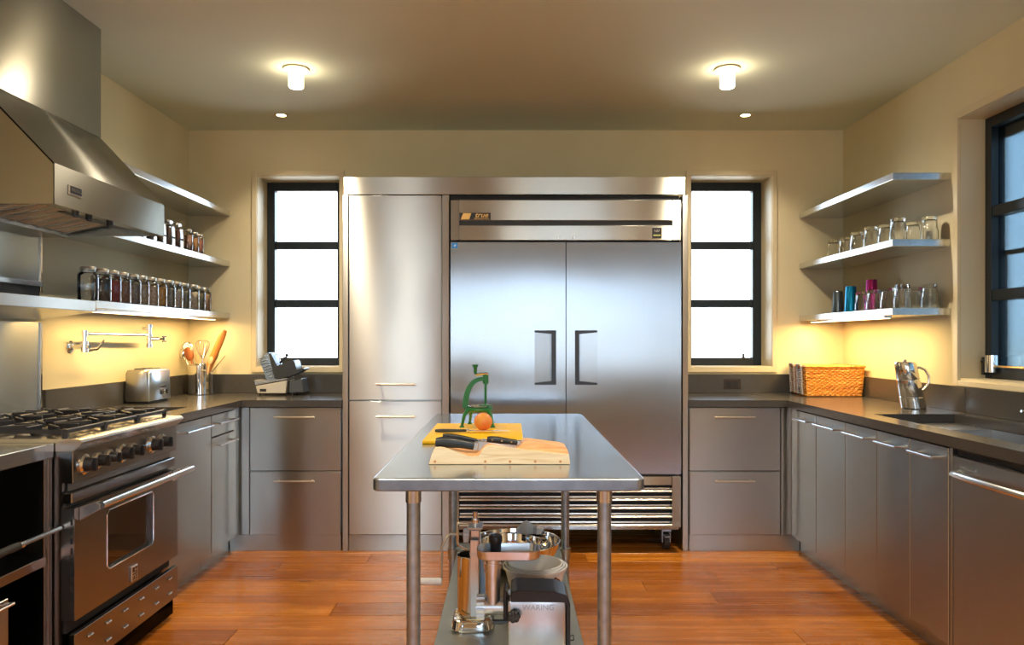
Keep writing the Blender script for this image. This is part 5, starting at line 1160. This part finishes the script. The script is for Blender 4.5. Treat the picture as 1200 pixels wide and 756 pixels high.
# ================================================================= GLASSES (upside down) AND TUMBLERS
def glass_proto(R, h):
    o = thing('drinking_glass', 'clear stepped drinking glass', 'glass', (0,0,0)); n = 36
    def ring(r, z, flute): return [((r*(1+flute*math.cos(9*2*PI*j/n)))*math.cos(2*PI*j/n), (r*(1+flute*math.cos(9*2*PI*j/n)))*math.sin(2*PI*j/n), z) for j in range(n)]
    b = B()
    b.rings([ring(R*0.97,0.0008,0), ring(R,0.002,0), ring(R*0.985,h*0.42,0), ring(R*0.90,h*0.47,0.03), ring(R*0.82,h*0.95,0.055), ring(R*0.78,h*0.99,0.03), ring(R*0.6,h,0),
             ring(R*0.3,h*0.985,0)], (False, True))
    b.rings([ring(R*0.97,0.0008,0), ring(R*0.93,0.002,0), ring(R*0.91,h*0.42,0), ring(R*0.82,h*0.48,0.01), ring(R*0.68,h*0.82,0.02), ring(R*0.52,h*0.85,0), ring(R*0.2,h*0.86,0)], (False, True))
    bmesh.ops.remove_doubles(b.bm, verts=b.bm.verts, dist=0.00005)
    part('tumbler_body', b, 'glass', o, smooth=30); return o
gA = glass_proto(0.043, 0.118)
row = [(2.096,4.79,1.0,'upside-down clear glass, farthest on the middle right shelf'), (2.088,4.61,0.94,'upside-down glass second from the far end of the middle right shelf'), (2.08,4.44,1.0,'upside-down glass third from the far end of the middle right shelf'),
       (2.08,4.27,1.05,'upside-down glass fourth from the far end of the middle right shelf'), (2.085,4.11,0.95,'smaller upside-down glass just behind the front corner, middle right shelf'), (2.075,3.965,1.06,'upside-down glass at the front corner of the middle right shelf'),
       (2.205,4.05,0.98,'upside-down glass against the wall, second from the shelf end'), (2.215,3.915,1.06,'upside-down glass nearest the window on the middle right shelf')]
first = True
def place_glass(x, y, z, s_, lab, grp):
    global first
    o = gA if first else dup(gA, (x,y,z)); first = False
    o.location = (x,y,z); o.scale = (1,1,s_); o.rotation_euler = (0,0,random.uniform(0,2)); o['label'] = lab; o['group'] = grp
for x, y, s_, lab in row: place_glass(x, y, 1.803, s_, lab, 'glasses on the middle right shelf')
for x, y, s_, lab in ((2.10,4.42,1.0,'upside-down glass beside the blue tumbler, bottom right shelf'), (2.096,4.27,1.03,'upside-down glass in front of the magenta tumbler'), (2.093,4.10,1.0,'upside-down glass third from the corner on the bottom right shelf'), (2.085,3.94,1.08,'upside-down glass at the front corner of the bottom right shelf'),
                      (2.215,4.06,1.03,'upside-down glass by the wall, second from the end, bottom right shelf'), (2.222,3.925,1.08,'upside-down glass nearest the window on the bottom right shelf')):
    place_glass(x, y, 1.445, s_, lab, 'glasses on the bottom right shelf')
def tumbler(label, x, y, h, R, m):
    b = B(); b.lathe([(R,0.001),(R*0.99,0.006),(R*0.80,h-0.006),(R*0.74,h),(0,h)], (x,y,1.445), 32); b.lathe([(R,0.001),(R*0.95,0.001),(R*0.76,h-0.01),(0,h-0.01)], (x,y,1.445), 32)
    o = part('metal_tumbler', b, m, loc=(x,y,1.445), smooth=50); tag(o, label, 'tumbler', 'coloured tumblers on the bottom right shelf')
tumbler('grey-blue metal tumbler upside down, farthest on the bottom right shelf', 2.10, 4.745, 0.145, 0.037, 'grey_alu')
tumbler('bright blue metal tumbler upside down on the bottom right shelf', 2.088, 4.54, 0.160, 0.038, 'blue_alu')
tumbler('magenta metal tumbler standing tall behind the glasses', 2.205, 4.52, 0.200, 0.038, 'magenta_alu')

# ================================================================= BASKETS
def basket(label, x0, x1, y0, y1, h):
    z0 = CT+0.001; cx, cy_ = (x0+x1)/2, (y0+y1)/2
    o = thing('wicker_basket', label, 'basket', (cx, cy_, z0), 'wicker baskets in the right corner')
    def ringpts(x0, y0, x1, y1, z, off, ph, step=0.009):
        base = []
        segs = [((x0,y0),(x1,y0)), ((x1,y0),(x1,y1)), ((x1,y1),(x0,y1)), ((x0,y1),(x0,y0))]; nrm = [(0,-1),(1,0),(0,1),(-1,0)]
        for (p, q), nn in zip(segs, nrm):
            L = math.hypot(q[0]-p[0], q[1]-p[1]); n = max(4, int(L/step))
            for i in range(n):
                t = i/n; w_ = off*math.sin(PI*(i)+ph) if False else off*(1 if (i+ph) % 2 == 0 else -1)
                if i == 0: w_ = 0
                base.append((p[0]+(q[0]-p[0])*t+nn[0]*w_, p[1]+(q[1]-p[1])*t+nn[1]*w_, z+random.uniform(-0.0008,0.0008)))
        return base
    rows = 17; b = B()
    for k in range(rows):
        t = k/(rows-1); f = 0.012*(1-t)
        b.tube(ringpts(x0+f, y0+f, x1-f, y1-f, z0+0.008+(h-0.022)*t, 0.0042, k, 0.016), 0.0063, 6, closed=True)
    part('weave', b, 'wicker', o, kind='stuff')
    b = B()
    for k in range(2): 
        pts = ringpts(x0-0.003, y0-0.003, x1+0.003, y1+0.003, z0+h-0.008, 0.004, k, 0.018); b.tube(pts, 0.0085, 6, closed=True)
    part('rim', b, 'wicker', o)
    b = B(); b.box(x0+0.014, y0+0.014, z0, x1-0.014, y1-0.014, z0+0.006); part('base', b, 'wicker_dark', o)
    for xx, sg in ((x0-0.006, -1), (x1+0.006, 1)):
        if sg > 0: continue
        b = B(); yy0, yy1 = cy_-0.035, cy_+0.035
        b.tube([(xx-0.002, yy0, z0+0.012), (xx-0.006, yy0, z0+h*0.55), (xx-0.010, yy0, z0+h*0.96), (xx-0.014, yy0+0.012, z0+h+0.004), (xx-0.014, yy1-0.012, z0+h+0.004), (xx-0.010, yy1, z0+h*0.96), (xx-0.006, yy1, z0+h*0.55), (xx-0.002, yy1, z0+0.012)], 0.0075, 8)
        for k in range(11): zz = z0+0.02+k*(h-0.05)/10; b.cyl((xx-0.002-0.006*k/10, yy0-0.008, zz), (xx-0.002-0.006*k/10, yy1+0.008, zz), 0.0045, n=6)
        part('wrapped_handle', b, 'cord_grey', o, 'grey cord wrapped end handle')
    return o
random.seed(5)
basket('front wicker basket standing in the right corner of the worktop', 1.892, 2.262, 4.735, 4.885, 0.200)
basket('wicker basket half hidden behind the front basket', 1.920, 2.262, 4.935, 5.075, 0.198)

# ================================================================= PITCHER
px_, py_ = 2.128, 3.93; h = 0.243; z0 = CT+0.001
pt = thing('metal_jug', 'polished steel jug leaning to the left beside the sink', 'jug', (px_, py_, z0))
def sh(z): return -0.046*(z/h)        # the slanting body
rings = []; n = 36
for z, r in ((0,0.058),(0.004,0.061),(0.06,0.0605),(0.063,0.0585),(0.068,0.0585),(0.071,0.0600),(0.150,0.0565),(0.153,0.0545),(0.158,0.0545),(0.161,0.0560),(h-0.006,0.0525),(h,0.0500)):
    rings.append([(px_+0.012+sh(z)+r*math.cos(2*PI*j/n), py_+r*math.sin(2*PI*j/n), z0+z) for j in range(n)])
b = B(); b.rings(rings); part('body', b, mat('jug_steel', (0.78,0.77,0.74,1), 0.13, 1.0), pt, smooth=30)
b = B(); b.lathe([(0,0),(0.048,0),(0.046,0.004),(0.010,0.006),(0.008,0.012),(0.012,0.016),(0,0.018)], (px_+0.012+sh(h), py_, z0+h), 30); part('lid', b, 'chrome', pt)
b = B(); hx = px_+0.012+sh(0.21)+0.048; pts = []
pts = [(hx, py_, z0+0.213), (hx+0.022, py_, z0+0.218), (hx+0.052, py_, z0+0.205), (hx+0.072, py_, z0+0.172), (hx+0.072, py_, z0+0.135), (hx+0.052, py_, z0+0.105), (px_+0.012+sh(0.1)+0.057, py_, z0+0.090)]
b.tube(pts, [0.007]*7, 12); part('handle', b, 'satin', pt, smooth=60)
